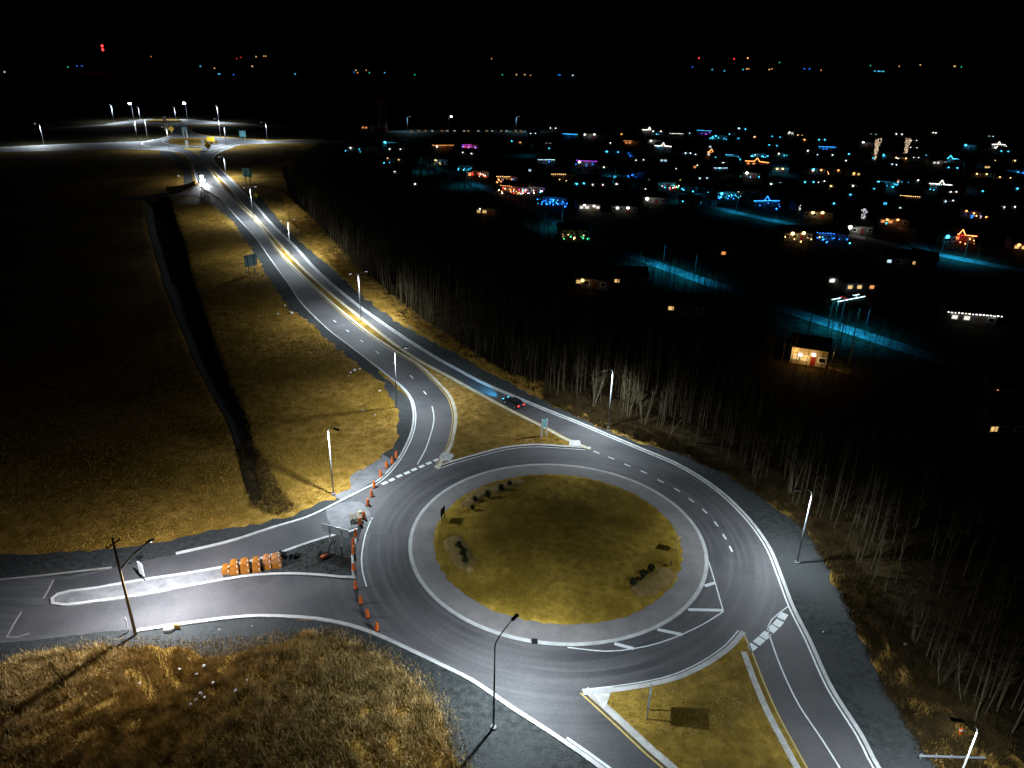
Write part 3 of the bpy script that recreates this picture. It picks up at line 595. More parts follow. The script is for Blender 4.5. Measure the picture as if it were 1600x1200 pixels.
# ================================================================== TRAFFIC BARRELS
BS = None
def barrel(px, py, label, lying=False, z=0.04):
    global BS
    x, y = G(px, py, z)
    if BS is None:
        r_ = empty('traffic_barrel', (x, y, z), 0, label, 'traffic barrel', 'orange traffic barrels')
        mb = MB(); mb.lathe([(.31, 0), (.31, .08), (.25, .1)], n=12); mb.build('base', M['rubber'], r_)
        mb = MB(); mb.lathe([(.25, .08), (.245, .4), (.23, .41), (.225, .7), (.205, .71), (.2, .98), (.175, 1.0), (.165, 1.22), (.11, 1.28)], n=12); mb.build('drum', M['orange'], r_)
        for z_, ra in ((.48, .236), (.79, .211)):
            mb = MB(); mb.lathe([(ra, z_), (ra-.004, z_+.1)], n=12); mb.build('band', M['block2'], r_)
        mb = MB(); mb.box((0, 0, 1.31), (.2, .04, .08)); mb.build('handle', M['orange'], r_)
        BS = r_
    else:
        r_ = copy_tree(BS); r_.location = (x, y, z); r_['label'] = label
    r_.scale = (1.0, 1.0, .95)
    r_.rotation_euler = (R_(88) if lying else random.uniform(-.05, .05), random.uniform(-.05, .05), random.uniform(0, 6))
    if lying: r_.location.z += .34
    return r_
BR = [(619,715,'orange barrel at the top end of the curved row beside the yield line'),(613,724,'second orange barrel from the top end of the curved row'),(604,731,'third orange barrel from the top end, on the gravel behind the kerb'),(595,745,'fourth barrel from the top end, just outside the left kerb'),(585,762,'barrel standing on the kerb left of the first white yield block'),(581,776,'barrel next below the one on the kerb'),(575,790,'lone barrel on the asphalt above the lumber pile'),(569,810,'barrel close to the right of the lumber pile'),(563,820,'barrel just below the cream sack at the lumber pile'),(556,838,'barrel at the upper end of the thin kerb left of the circulating road'),(552,852,'upper barrel of the touching pair left of the thin kerb'),(552,865,'lower barrel of the touching pair left of the thin kerb'),(553,892,'barrel halfway down the thin kerb below the touching pair'),(556,920,'barrel on the lower lane mouth below the thin kerb'),(564,943,'barrel second from the bottom of the single file across the lower lane'),(575,964,'left barrel of the last pair at the lower kerb'),(589,985,'bottom barrel of the row, beyond the lower kerb')]
for a in BR: barrel(*a)
barrel(500, 876, 'fallen orange barrel lying on the gravel splitter island', True, .14)
# lumber pile and sack
x, y = G(556, 812, .05); r_ = empty('lumber_pile', (x, y, .05), R_(20), 'pile of weathered lumber and pallets on the concrete pad beside the barrels', 'lumber pile')
for i in range(7):
    for k in range(3):
        mb = MB(); mb.box((-.75+i*.25, random.uniform(-.15, .15), .12+k*.28), (.16, random.uniform(1.5, 2.1), .09), random.uniform(-.06, .06)); mb.build('plank', M['lumber'], r_)
for k in range(2):
    for s_ in (-.6, .6): mb = MB(); mb.box((0, s_, .24+k*.28), (1.7, .12, .1)); mb.build('bearer', M['bark2'], r_)
x, y = G(562, 808, .05); mb = MB()
for i, (a, b, c, r) in enumerate([(0, 0, .3, .45), (.1, .1, .75, .35), (.15, -.5, .25, .35)]): mb.blob((a, b, c), r, (1, 1, .8), .12, 8, 5)
o = mb.build('sack', M['cream'], smooth=True); o.location = (x, y, .05); tag(o, 'cream coloured sack heap between the lumber pile and the barrels', 'sack')
# orange block stacks on the splitter island
def block_stack(px, py, n, w, label, mm='block', dz=0.0, rz=.25):
    x, y = G(px, py, .15); r_ = empty('block_stack', (x, y, .15), rz, label, 'orange block stack', 'orange plastic blocks on the splitter island')
    for k in range(n):
        mb = MB(); J = 9; z0 = k*(.86); hh = .84; prof = [(-w/2, 0), (-w/2, hh*.62), (-w*.42, hh*.84), (-w*.22, hh*.97), (0, hh), (w*.22, hh*.97), (w*.42, hh*.84), (w/2, hh*.62), (w/2, 0)]
        ox = random.uniform(-.05, .05); L = .62
        if k < n-1: prof = [(-w/2, 0), (-w/2, hh), (w/2, hh), (w/2, 0)]
        q_ = len(prof); vs_ = [(a+ox, s_*L, z0+b) for s_ in (-1, 1) for a, b in prof]
        mb.add(vs_, [tuple(range(q_)), tuple(reversed(range(q_, 2*q_)))] + [(i, q_+i, q_+(i+1) % q_, (i+1) % q_) for i in range(q_)])
        b_ = mb.build('block', M['block2' if (mm == 'block2' and k == n-1) else 'block'], r_)
        mb = MB(); mb.box((w*.36+ox, -L-.004, z0+.5), (.1, .01, .3)); mb.box((w*.36+ox, 0, z0+hh*.9+.01), (.1, .3, .02)) if k == n-1 else None; mb.build('label_strip', M['white'], b_)
block_stack(354,893,1,1.0,'lone low orange block at the left end of the row of orange blocks')
block_stack(368,894,2,1.05,'stack of orange blocks second from the left in the row')
block_stack(384,892,2,1.1,'stack of orange blocks with a pale stripe, third from the left')
block_stack(402,890,2,1.0,'narrow stack of orange blocks right of the dark gap')
block_stack(418,886,2,1.0,'dark sided stack of orange blocks second from the right', 'block2')
block_stack(433,884,2,1.15,'pinkish topped tall stack of orange blocks at the right end', 'block2')
for px, py, lb_ in ((449,868,'dark rubble heap just right of the orange blocks'), (400,795,None)):
    if lb_:
        x, y = G(px, py, .1); mb = MB()
        for i in range(16): mb.blob((random.uniform(-1.6, 1.6), random.uniform(-.5, .5), random.uniform(.0, .3)), random.uniform(.15, .35), (1, 1, .7), .3, 5, 3)
        o = mb.build('rubble_heap', M['mud']); o.location = (x, y, .14); tag(o, lb_, 'rubble')
# white and orange things below the left kerb
x, y = G(262, 986); mb = MB(); [mb.blob((a, b, .3), .5, (1, 1, .8), .15, 8, 5) for a, b in ((0, 0), (.3, .1))]
o = mb.build('white_sandbag', mat('white_bag', (.85, .85, .85), .7), smooth=True); o.location = (x, y, 0); tag(o, 'bright white sandbags on the gravel below the left kerb', 'sandbag')
x, y = G(275, 983); r_ = empty('marker_board', (x, y, 0), .1, 'small orange and yellow striped board on the gravel beside the white sandbags', 'marker board')
mb = MB(); mb.box((0, 0, .35), (.95, .08, .6)); b_ = mb.build('board', M['sign_yellow'], r_)
for k in (-1, 0, 1): mb = MB(); mb.box((k*.28, -.045, .35), (.09, .01, .55)); mb.build('stripe', M['white'], b_)
# guard rail lower right
a = G(1438, 1187); b = G(1532, 1190); L = math.hypot(b[0]-a[0], b[1]-a[1]); r_ = empty('guard_rail', (*a, 0), math.atan2(b[1]-a[1], b[0]-a[0]), 'pale steel guard rail at the dark lower right corner', 'guard rail')
for k in range(5): mb = MB(); mb.box((L*k/4, .08, .35), (.12, .12, .7)); mb.build('post', M['metal'], r_)
mb = MB(); pr = [(0, .42), (-.06, .48), (0, .55), (-.06, .62), (0, .72)]
mb.add([(x_, -.02+a_, z_) for x_ in (-.3, L+.3) for a_, z_ in pr], [(i, i+1, 6+i, 5+i) for i in range(4)]); mb.build('rail', M['metal'], r_)
x, y = G(1499, 1148); mb = MB(); mb.box((0, 0, .45), (.3, .2, .9)); r_ = empty('marker_post', (x, y, 0), .3, 'short orange marker post with a pale band near the lower right lamp', 'marker post'); mb.build('post', M['orange'], r_)
mb = MB(); mb.box((0, 0, .7), (.32, .22, .15)); mb.build('band', M['white'], r_)
# manhole and kerb inlets
x, y = G(835, 1003); mb = MB(); mb.box((0, 0, .08), (.75, .75, .12), .1); o = mb.build('drain_box', M['black']); o.location = (x, y, .02); tag(o, 'small dark drain box set in the apron kerb near the lamp head', 'drain')
x, y = G(218, 871); mb = MB(); mb.lathe([(.5, 0), (.5, .05)], n=14); o = mb.build('manhole_cover', M['black']); o.location = (x, y, .02); tag(o, 'dark manhole cover on the gravel below the pole lamp bracket', 'manhole cover')
# row of concrete blocks beside the far track
BK = None
for i, (px, py) in enumerate([(264,299),(270,298.5),(276,298),(282,297),(288,296),(293,294.5),(298,292.5),(302,290)]):
    x, y = G(px, py); 
    w = ['leftmost', 'second', 'third', 'fourth', 'fifth', 'sixth', 'seventh', 'rightmost'][i]
    if BK is None:
        r_ = empty('concrete_barrier', (x, y, 0), 0, '', 'concrete barrier', 'concrete barriers along the far track')
        mb = MB(); mb.add([(a*.8, b, c) for a in (-1, 1) for b, c in ((-.5, 0), (-.45, .5), (-.25, 2.0), (.25, 2.0), (.45, .5), (.5, 0))], [tuple(range(6)), tuple(reversed(range(6, 12)))] + [(i_, 6+i_, 6+(i_+1) % 6, (i_+1) % 6) for i_ in range(6)]); mb.build('block', M['tan'], r_); BK = r_
    else: r_ = copy_tree(BK); r_.location = (x, y, 0)
    r_['label'] = w + ' tan concrete barrier in the row above the far side track, counted from the left'; r_.rotation_euler.z = R_(i*6)
# far barricades beside the van
for i, (px, py) in enumerate([(317,297),(320,301),(324,306)]):
    x, y = G(px, py); r_ = empty('road_barricade', (x, y, 0), R_(-50), ['upper', 'middle', 'lower'][i] + ' of three red and white barricades below the bright work van', 'barricade')
    for s_ in (-1, 1): mb = MB(); mb.box((s_*1.1, 0, .75), (.12, .4, 1.5)); mb.build('leg', M['white'], r_)
    for z_ in (.55, .95, 1.35): mb = MB(); mb.box((0, -.05, z_), (2.6, .06, .25)); mb.build('board', M['orange'] if z_ != .95 else M['white'], r_)
# white rocks and litter
RK = [(554,579,.55,'largest white rock at the curve edge of the left field'),(548,583,.4,'white rock just left of the largest one'),(562,577,.35,'white rock just right of the largest one'),(545,588,.3,'small white rock below the white cluster'),(455,490,.7,'bright white slab on the field edge beside the gravel'),(434,491,.45,'dull pale rock left of the bright slab'),(405,495,.45,'brownish rock far left of the bright slab'),(445,478,.4,'white rock above the bright slab'),(386,426,.6,'white rock left of the posts of the blue sign'),(398,419,.5,'white rock between the posts of the blue sign'),(398,425,.5,'white rock below the blue sign'),(402,428,.5,'white rock right below the blue sign'),(388,433,.35,'small white rock in front of the blue sign'),
 (593,611,.3,'tiny white rock on the field right of the rock cluster'),(567,642,.35,'white rock at the field edge level with the lamp base'),(586,649,.25,'tiny pale rock just below the field edge litter'),
 (282,1052,.32,'white litter in the tall grass, leftmost bright piece'),(320,1047,.38,'white litter near the upper edge of the tall grass'),(308,1060,.33,'narrow white litter between two others in tall grass'),(334,1073,.38,'white litter in the middle of the tall grass'),(315,1090,.45,'largest white litter lower in the tall grass'),(321,1096,.3,'small white litter right of the largest litter'),(307,1100,.3,'small white litter left below the largest litter'),(369,1085,.33,'white litter right of the others in tall grass'),(387,1069,.3,'pinkish white litter farthest right in tall grass'),(299,1107,.3,'white litter lowest in the tall grass'),(343,984,.25,'small white stone on the gravel below the left kerb'),(394,979,.22,'pale stone on the gravel right of the small white stone'),(219,1074,.3,'pale litter at the left in the dark tall grass'),(1286,988,.3,'pale yellowish rock on the gravel right of the exit lane'),(1413,1008,.45,'pale boulder among the brush at the right edge'),(279,276,.9,'pale slab on the far field above the barriers')]
for i, (px, py, r, lb_) in enumerate(RK):
    x, y = G(px, py); mb = MB(); mb.blob((0, 0, r*.3+(.5 if 1030 < py < 1110 and px < 400 else 0)), r*(.5 if py > 900 else .8), (1.1, .8, .6), .28, 7, 4); o = mb.build('rock' if 'litter' not in lb_ else 'litter', M['rock']); o.location = (x, y, 0); o.rotation_euler.z = random.uniform(0, 3); tag(o, lb_, 'rock' if 'litter' not in lb_ else 'litter')

# ================================================================== VEHICLES
def car(px, py, rz, paint, label, van=False, head=None, tail=None, loc=None, name='car', cat='car'):
    x, y = loc or G(px, py, .3); r_ = empty(name, (x, y, .04), rz, label, cat)
    L, w = (5.4, 1.95) if van else (4.5, 1.8)
    hb = .95 if not van else 1.25; ht = 1.45 if not van else 2.3
    prof = [(-L/2, .35), (-L/2, hb*.85), (-L/2+.1, hb), (L/2-.9, hb*.95), (L/2-.05, hb*.75), (L/2, .4), (L/2-.1, .25), (-L/2+.1, .25)]
    mb = MB(); n = len(prof); vs_ = [(a, s_*w/2*(.96 if b > hb*.8 else 1), b) for s_ in (-1, 1) for a, b in prof]
    mb.add(vs_, [tuple(reversed(range(n))), tuple(range(n, 2*n))] + [(i, (i+1) % n, n+(i+1) % n, n+i) for i in range(n)]); bo = mb.build('body', M[paint], r_)
    cab = [(-L/2+.25, hb-.02), (-L/2+.7 if not van else -L/2+.12, ht-.05), (-L/2+1.0, ht), (.35 if not van else L/2-1.7, ht), (L/2-1.35 if not van else L/2-.85, hb-.04)]
    mb = MB(); n = len(cab); vs_ = [(a, s_*(w/2-.06 if b < hb else w/2-.22), b) for s_ in (-1, 1) for a, b in cab]
    mb.add(vs_, [tuple(reversed(range(n))), tuple(range(n, 2*n))] + [(i, (i+1) % n, n+(i+1) % n, n+i) for i in range(n)]); mb.build('cabin', M['glass'] if not van else M[paint], r_)
    mb = MB(); mb.box((cab[1][0]/2+cab[3][0]/2, 0, ht+.01), (cab[3][0]-cab[1][0]-.1, w-.5, .04)); mb.build('roof', M[paint], r_)
    if van: mb = MB(); mb.box((L/2-1.25, 0, (hb+ht)/2+.05), (.06, w-.45, .75), 0, Matrix.Rotation(-.55, 3, 'Y')); mb.build('windscreen', M['glass'], r_)
    for sx in (-1, 1):
        for sy in (-1, 1):
            mb = MB(); mb.tube([(sx*L*.31, sy*(w/2-.2), .33), (sx*L*.31, sy*(w/2+.01), .33)], .33, 12); t_ = mb.build('wheel', M['rubber'], r_)
            mb = MB(); mb.tube([(sx*L*.31, sy*(w/2+.0), .33), (sx*L*.31, sy*(w/2+.02), .33)], .19, 10); mb.build('rim', M['metal'], t_)
    for sy in (-1, 1):
        mb = MB(); mb.box((L/2+.0, sy*w*.36, .66), (.08, .34, .18)); mb.build('headlight', ME[head] if head else M['glass'], r_)
        mb = MB(); mb.box((-L/2-.0, sy*w*.38, .78), (.08, .36, .16)); mb.build('taillight', ME[tail] if tail else M['red'], r_)
    return r_
def heading(a, b): A, B = G(*a), G(*b); return math.atan2(B[1]-A[1], B[0]-A[0])
hc = heading((820,640), (740,598))
c_ = car(802, 631, hc, 'car_dark', 'dark car with red tail lights driving up the right carriageway beside the grass island', head='C', tail='R')
def headlight_beam(par, power, col, x=2.35, ang=9, tilt=-4.5, wide=3.5):
    l = bpy.data.lights.new('headlight_beam', 'SPOT'); l.energy = power; l.color = col; l.spot_size = R_(ang); l.spot_blend = 1.0; l.shadow_soft_size = .1
    o = bpy.data.objects.new('headlight_beam', l); C.objects.link(o); o.parent = par; o.location = (x, 0, .8); o.rotation_euler = (R_(90+tilt), 0, R_(-90)); o.scale = (wide, 1, 1)
headlight_beam(c_, 30000, (.03, .42, .85), ang=22, tilt=-6.5, wide=1.8)
hv = heading((316,281), (328,305))
v_ = car(316, 283, hv, 'car_white', 'white work van with glaring headlights and amber beacon beside the far track', van=True, head='W', tail='O', name='work_van', cat='van')
mb = MB(); mb.box((-.6, 0, 2.45), (.5, 1.5, .3)); mb.build('beacon', emis('amber_beacon', (1, .5, .05), 6), v_)
for k in (-1, 1): mb = MB(); mb.blob((2.8, k*.6, .9), .5, (1, 1, 1), 0, 8, 5); mb.build('work_light', M['led_far'], v_)
mb = MB(); mb.blob((1.6, 0, 2.6), .8, (1, 1, .6), 0, 8, 5); mb.build('work_light', M['led_far'], v_)
headlight_beam(v_, 90000, (.95, .97, 1), 3.4, 30, -12, 2)
lamp_light('work_light_glow', v_, (2, 0, 4.2), 4000, (1, .95, .9), 'PT', radius=.5)

# ================================================================== TREES
def branch(mb, tw, p, d, L, r, lvl, rnd, n0):
    k = 5 if lvl == 0 else 3; pts = [p]; q_ = Vector(p); dd_ = Vector(d)
    for i in range(k):
        dd_ = (dd_ + Vector((rnd.uniform(-1, 1), rnd.uniform(-1, 1), rnd.uniform(-.3, .7)))*(.06 if lvl == 0 else .16)).normalized(); q_ = q_ + dd_*(L/k); pts.append(tuple(q_))
    rad = [r*(1-.8*i/k) for i in range(k+1)]
    (mb if lvl == 0 else tw).tube(pts, rad, 6 if lvl == 0 else 3, False)
    if lvl < 2:
        cnt = n0 if lvl == 0 else 3
        for j in range(cnt):
            t = rnd.uniform(.32, .98) if lvl == 0 else rnd.uniform(.3, .95); i = min(k-1, int(t*k)); f_ = t*k-i
            s_ = Vector(pts[i]).lerp(Vector(pts[i+1]), f_); a = rnd.uniform(0, 6.28)
            el = rnd.uniform(.55, 1.05); nd = (Vector((math.cos(a)*math.cos(el), math.sin(a)*math.cos(el), math.sin(el)))).normalized()
            branch(mb, tw, tuple(s_), nd, L*(.30 if lvl == 0 else .45)*(1.25-t*.7), max(.012, rad[i]*.42), lvl+1, rnd, n0)
def tree_proto(seed, h, stems, lean=0.0, m='bark', n0=11):
    rnd = random.Random(seed); mb = MB(); tw = MB()
    for s_ in range(stems):
        a = rnd.uniform(0, 6.28); sp = lean if stems == 1 else rnd.uniform(.05, .28)
        hh = h*rnd.uniform(.75, 1)
        branch(mb, tw, (math.cos(a)*.25*(stems > 1), math.sin(a)*.25*(stems > 1), -.05), (math.cos(a)*sp, math.sin(a)*sp, 1), hh, .0085*hh+.01, 0, rnd, n0)
    return mb.mesh('trunk', M[m]), tw.mesh('crown', M['twig'])
PR = [tree_proto(i, 9.5+i*.5, 1, .06, 'bark' if i % 4 == 0 else 'bark2') for i in range(8)]
CL = [tree_proto(20, 10, 4), tree_proto(21, 9, 3, m='bark2'), tree_proto(22, 11, 6)]
LE = [tree_proto(30, 9, 1, .5), tree_proto(31, 8, 1, .35)]
def tree(x, y, pr, sc, rz, label, group=None, name='bare_tree'):
    r_ = empty(name, (x, y, 0), rz, label, 'tree', group); r_.scale = (sc, sc, sc)
    for me_, nm in ((pr[0], 'trunk'), (pr[1], 'crown')):
        o = bpy.data.objects.new(nm, me_); C.objects.link(o); o.parent = r_
    return r_
TE = np.array(te); tn = np.gradient(TE, axis=0); tn /= np.linalg.norm(tn, axis=1)[:, None]; tnr = np.c_[tn[:, 1], -tn[:, 0]]  # into the forest?
if (TE[len(TE)//2]+tnr[len(TE)//2]*10)[0] < TE[len(TE)//2][0]: tnr = -tnr
Lseg = np.linalg.norm(np.diff(TE, axis=0), axis=1); cum = np.r_[0, np.cumsum(Lseg)]; tot = cum[-1]
def edge_pt(s_, dep):
    i = min(len(TE)-2, int(np.searchsorted(cum, s_)-1)); i = max(i, 0); t = (s_-cum[i])/max(1e-6, Lseg[i]); p = TE[i]*(1-t)+TE[i+1]*t; return p + tnr[i]*dep
def proj_px(p, z=0):
    v = Vector((p[0], p[1], z-H)); dz = v.dot(fw); return 800+F*v.dot(rt)/dz, 600-F*v.dot(up)/dz
LBL = [(0, 480, 'slim bare tree in the farthest part of the roadside row by the teal sign', 'bare trees in the farthest part of the row'),
       (480, 560, 'slim bare tree in the row level with the second double armed lamp', 'bare trees level with the second median lamp'),
       (560, 680, 'slim bare tree in the row level with the nearest double armed lamp', 'bare trees level with the nearest median lamp'),
       (680, 820, 'slim bare tree behind the dirt bank above the dark car', 'bare trees behind the dirt bank above the car'),
       (820, 960, 'slim bare tree behind the dirt bank left of the white lamp', 'bare trees left of the white lamp'),
       (960, 1120, 'slim bare tree right of the leaning birch and the white lamp', 'bare trees right of the leaning birch'),
       (1120, 1290, 'slim bare tree in the row just left of the right hand lamp', 'bare trees left of the right hand lamp'),
       (1290, 3000, 'dim bare tree among the dark woods at the lower right edge', 'dim bare trees at the lower right')]
special = [(1005,664,CL[2],.85,.3,'pale clump of several birch stems right of the upper lamp','birch_clump'),(980,655,CL[0],.85,1.0,'pair of pale birch stems just right of the upper lamp','birch_clump'),(1043,684,LE[0],1.0,2.9,'pale birch leaning to the right near the upper lamp','leaning_birch'),
           (1175,748,CL[1],.95,.5,'bright clump of thin stems above the outer kerb','birch_clump'),(1236,772,CL[0],1.0,2.0,'faint clump of stems left of the right lamp','birch_clump'),(1468,1072,LE[1],1.1,3.1,'pale thin leaning trunk in the lower right brush','leaning_birch'),(1502,1096,LE[1],1.2,2.5,'second leaning trunk in the lower right brush','leaning_birch')]
for px, py, pr, sc, rz, lb_, nm in special:
    x, y = G(px, py); tree(x, y, pr, sc, rz, lb_, None, nm)
cnt = 0
for s_ in np.arange(0, tot, tot/285):
    dep = abs(rng.normal(0, 1))*5.5 + .8
    p = edge_pt(min(tot-.1, s_+rng.uniform(-1, 1)), dep); px, py = proj_px(p)
    for lo, hi, lb_, gr in LBL:
        if lo <= px < hi: break
    pr = PR[rng.integers(0, 8)] if rng.random() > .035 else CL[rng.integers(0, 2)]
    tree(float(p[0]), float(p[1]), pr, float(rng.uniform(.45, 1.15)), float(rng.uniform(0, 6.28)), lb_, gr); cnt += 1
# the wood behind the edge, and scattered trees in the town: read as one mass
def wood(name, pts, label, hs=(8, 12)):
    vs_, fs_ = [], []
    for (x, y) in pts:
        h = random.uniform(*hs); r = .09; lx, ly = random.uniform(-.5, .5), random.uniform(-.5, .5); o = len(vs_)
        for z_, rr in ((0, r), (h, .015)):
            for k in range(4): a = k*math.pi/2; vs_.append((x+lx*z_/h+rr*math.cos(a), y+ly*z_/h+rr*math.sin(a), z_))
        fs_ += [(o+k, o+(k+1) % 4, o+4+(k+1) % 4, o+4+k) for k in range(4)]
        for b in range(22):
            t = random.uniform(.3, .97); zb = h*t; a = random.uniform(0, 6.28); L = h*.27*(1.15-t); o = len(vs_); bx, by = x+lx*t, y+ly*t
            vs_ += [(bx, by, zb), (bx, by, zb+.05), (bx+L*math.cos(a)*.7, by+L*math.sin(a)*.7, zb+L), (bx+L*math.cos(a+.5)*.6, by+L*math.sin(a+.5)*.6, zb+L*.6)]
            fs_ += [(o, o+1, o+2), (o, o+1, o+3)]
    mb = MB(); mb.v = vs_; mb.f = fs_; tag(mb.build(name, M['twig']), label, 'woods', kind='stuff')
wp = []
for s_ in np.arange(0, tot, tot/2000):
    p = edge_pt(s_, 3 + 80*rng.random()**1.4); wp.append((float(p[0]), float(p[1])))
wood('dense_woods', wp, 'dark leafless woods stretching behind the first row of trees')
# town trees
tp = []
for i in range(170):
    px, py = rng.uniform(560, 1620), rng.uniform(215, 470)
    if py < 215 + (px < 900)*10: continue
    x, y = G(px, py); tp.append((x, y))
wood('town_trees', tp, 'dark bare trees scattered between the far houses', (5, 9))

# ================================================================== GRASS AND BRUSH (uncountable)
def in_poly(P, poly):
    poly = np.array(poly); x, y = P[:, 0], P[:, 1]; r = np.zeros(len(P), bool); j = len(poly)-1
    for i in range(len(poly)):
        xi, yi = poly[i]; xj, yj = poly[j]
        c = ((yi > y) != (yj > y)) & (x < (xj-xi)*(y-yi)/(yj-yi+1e-12)+xi); r ^= c; j = i
    return r
def blades(name, px_poly, n, h, w, m, label, per=3, z0=0.0, spread=.25, clump=0.0, holes=(), zf=None, world=None):
    poly = np.array(world or GL(px_poly)); lo, hi = poly.min(0), poly.max(0); P = np.zeros((0, 2))
    while len(P) < n:
        q_ = rng.uniform(lo, hi, (n*2, 2)); q_ = q_[in_poly(q_, poly)]
        if clump:
            f_ = np.sin(q_[:, 0]*.9+np.sin(q_[:, 1]*.6)*2)*np.sin(q_[:, 1]*.8+np.sin(q_[:, 0]*.5)*2); q_ = q_[rng.random(len(q_)) < np.clip(.5+clump*f_, .05, 1)]
        P = np.r_[P, q_]
    P = P[:n]
    for hh_ in holes: P = P[~in_poly(P, hh_)]
    if z0 == 0.0:
        dq, bb, hw_ = ditch_depth(P[:, 0], P[:, 1]); P = P[dq < .03]
    n = len(P); B = np.repeat(P, per, 0) + rng.normal(0, spread, (n*per, 2)); N = len(B)
    sz = np.repeat(rng.uniform(.5, 1.15, n), per)*rng.uniform(.7, 1.1, N)
    a = rng.uniform(0, 2*np.pi, N); dx, dy = np.cos(a)*w/2*sz, np.sin(a)*w/2*sz
    lean = rng.normal(0, .28, (N, 2))*h
    v = np.zeros((N, 3, 3)); v[:, 0] = np.c_[B[:, 0]-dx, B[:, 1]-dy, np.full(N, z0)]; v[:, 1] = np.c_[B[:, 0]+dx, B[:, 1]+dy, np.full(N, z0)]
    v[:, 2] = np.c_[B[:, 0]+lean[:, 0], B[:, 1]+lean[:, 1], z0+h*sz]
    if zf: v[:, :, 2] += zf(B)[:, None]
    me = bpy.data.meshes.new(name); me.vertices.add(N*3); me.vertices.foreach_set('co', v.ravel()); me.loops.add(N*3); me.loops.foreach_set('vertex_index', np.arange(N*3)); me.polygons.add(N); me.polygons.foreach_set('loop_start', np.arange(0, N*3, 3)); me.polygons.foreach_set('loop_total', np.full(N, 3)); me.update(calc_edges=True); me.materials.append(M[m])
    o = bpy.data.objects.new(name, me); C.objects.link(o); tag(o, label, 'grass', kind='stuff')
grav_low = [(-60,1062),(0,1042),(37,1024),(112,1017),(162,1014),(250,1017),(307,1017),(316,1032),(350,1029),(387,1020),(450,1005),(480,989),(520,998),(560,1011),(600,1033),(640,1061),(668,1088),(688,1122),(697,1162),(715,1200),(760,1260),(-120,1300)]
blades('tall_dead_grass', grav_low, 52000, .75, .10, 'blade', 'tall ragged dead grass filling the lower left corner', 4, clump=.6)
blades('field_grass', [(262,318),(330,320),(385,382),(400,407),(424,445),(449,483),(480,505),(515,538),(560,575),(598,606),(610,628),(617,650),(613,690),(596,710),(568,730),(546,762),(515,778),(480,790),(430,797),(398,745),(384,690),(362,640),(330,560),(300,470),(280,400)], 34000, .26, .12, 'field_blade', 'short dead grass on the strip between the ditch and the road', 3, spread=.4)
blades('field_grass', [(-150,862),(0,864),(150,858),(250,845),(350,822),(392,800),(370,720),(330,620),(280,500),(150,500),(-100,600)], 26000, .26, .13, 'field_blade', 'short dead grass on the dark left field', 3, spread=.45)
blades('bank_brush', [(440,300),(452,345),(490,385),(530,425),(580,468),(640,508),(715,552),(790,595),(850,625),(850,600),(780,578),(660,500),(560,420),(490,345)], 14000, .55, .09, 'field_blade', 'ochre dead grass on the bank beside the straight road', 4, spread=.35, clump=.5, z0=.001)
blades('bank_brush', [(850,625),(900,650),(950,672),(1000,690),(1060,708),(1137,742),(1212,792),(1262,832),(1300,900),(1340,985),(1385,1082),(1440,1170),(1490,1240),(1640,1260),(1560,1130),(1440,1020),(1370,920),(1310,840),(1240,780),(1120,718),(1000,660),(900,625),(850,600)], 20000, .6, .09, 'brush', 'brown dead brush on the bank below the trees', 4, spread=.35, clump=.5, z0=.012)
blades('island_tufts', [(910,1083),(965,1079),(1015,1071),(1055,1061),(1100,1040),(1137,1014),(1155,997),(1170,1030),(1205,1117),(1245,1195),(1290,1270),(1090,1240),(1045,1190),(965,1125)], 9000, .13, .07, 'blade', 'short mown dead grass on the lower grass island', 3, z0=.15)
blades('island_tufts', [(700,708),(712,660),(706,620),(672,582),(700,592),(750,620),(800,647),(850,672),(885,690),(837,693),(787,698),(737,711)], 8000, .15, .08, 'blade', 'short dead grass on the upper grass island', 3, z0=.15)
blades('verge_grass', [(-60,1045),(0,1030),(162,1000),(307,1002),(450,990),(520,982),(600,1015),(660,1050),(700,1090),(715,1140),(740,1200),(760,1260),(690,1260),(680,1120),(600,1050),(520,1015),(450,1020),(300,1040),(100,1040),(0,1060)], 5000, .38, .08, 'blade', 'thin dead grass straggling out over the gravel in the lower left', 3, spread=.5, z0=.018)
blades('island_tufts', None, 15000, .11, .09, 'island_blade', 'mown olive grass covering the central island', 3, z0=.16, world=[(CX+17.3*math.cos(t_*.1), CY+17.3*math.sin(t_*.1)) for t_ in range(63)],
       zf=lambda B: 1.1*np.clip(1-(np.hypot(B[:, 0]-CX, B[:, 1]-CY)/R0)**2, 0, 1))
# dark weeds on the splitter island gravel and around the ditch mouth
blades('weeds', [(440,868),(520,842),(550,832),(548,895),(500,895),(400,893)], 420, .28, .09, 'brush', 'dark weeds on the gravel splitter island', 3, z0=.13)
blades('ditch_reeds', [(372,700),(384,747),(392,790),(430,806),(470,795),(440,770),(420,730),(392,690)], 1600, .8, .08, 'brush', 'dark reeds around the near end of the ditch', 3, z0=.002)

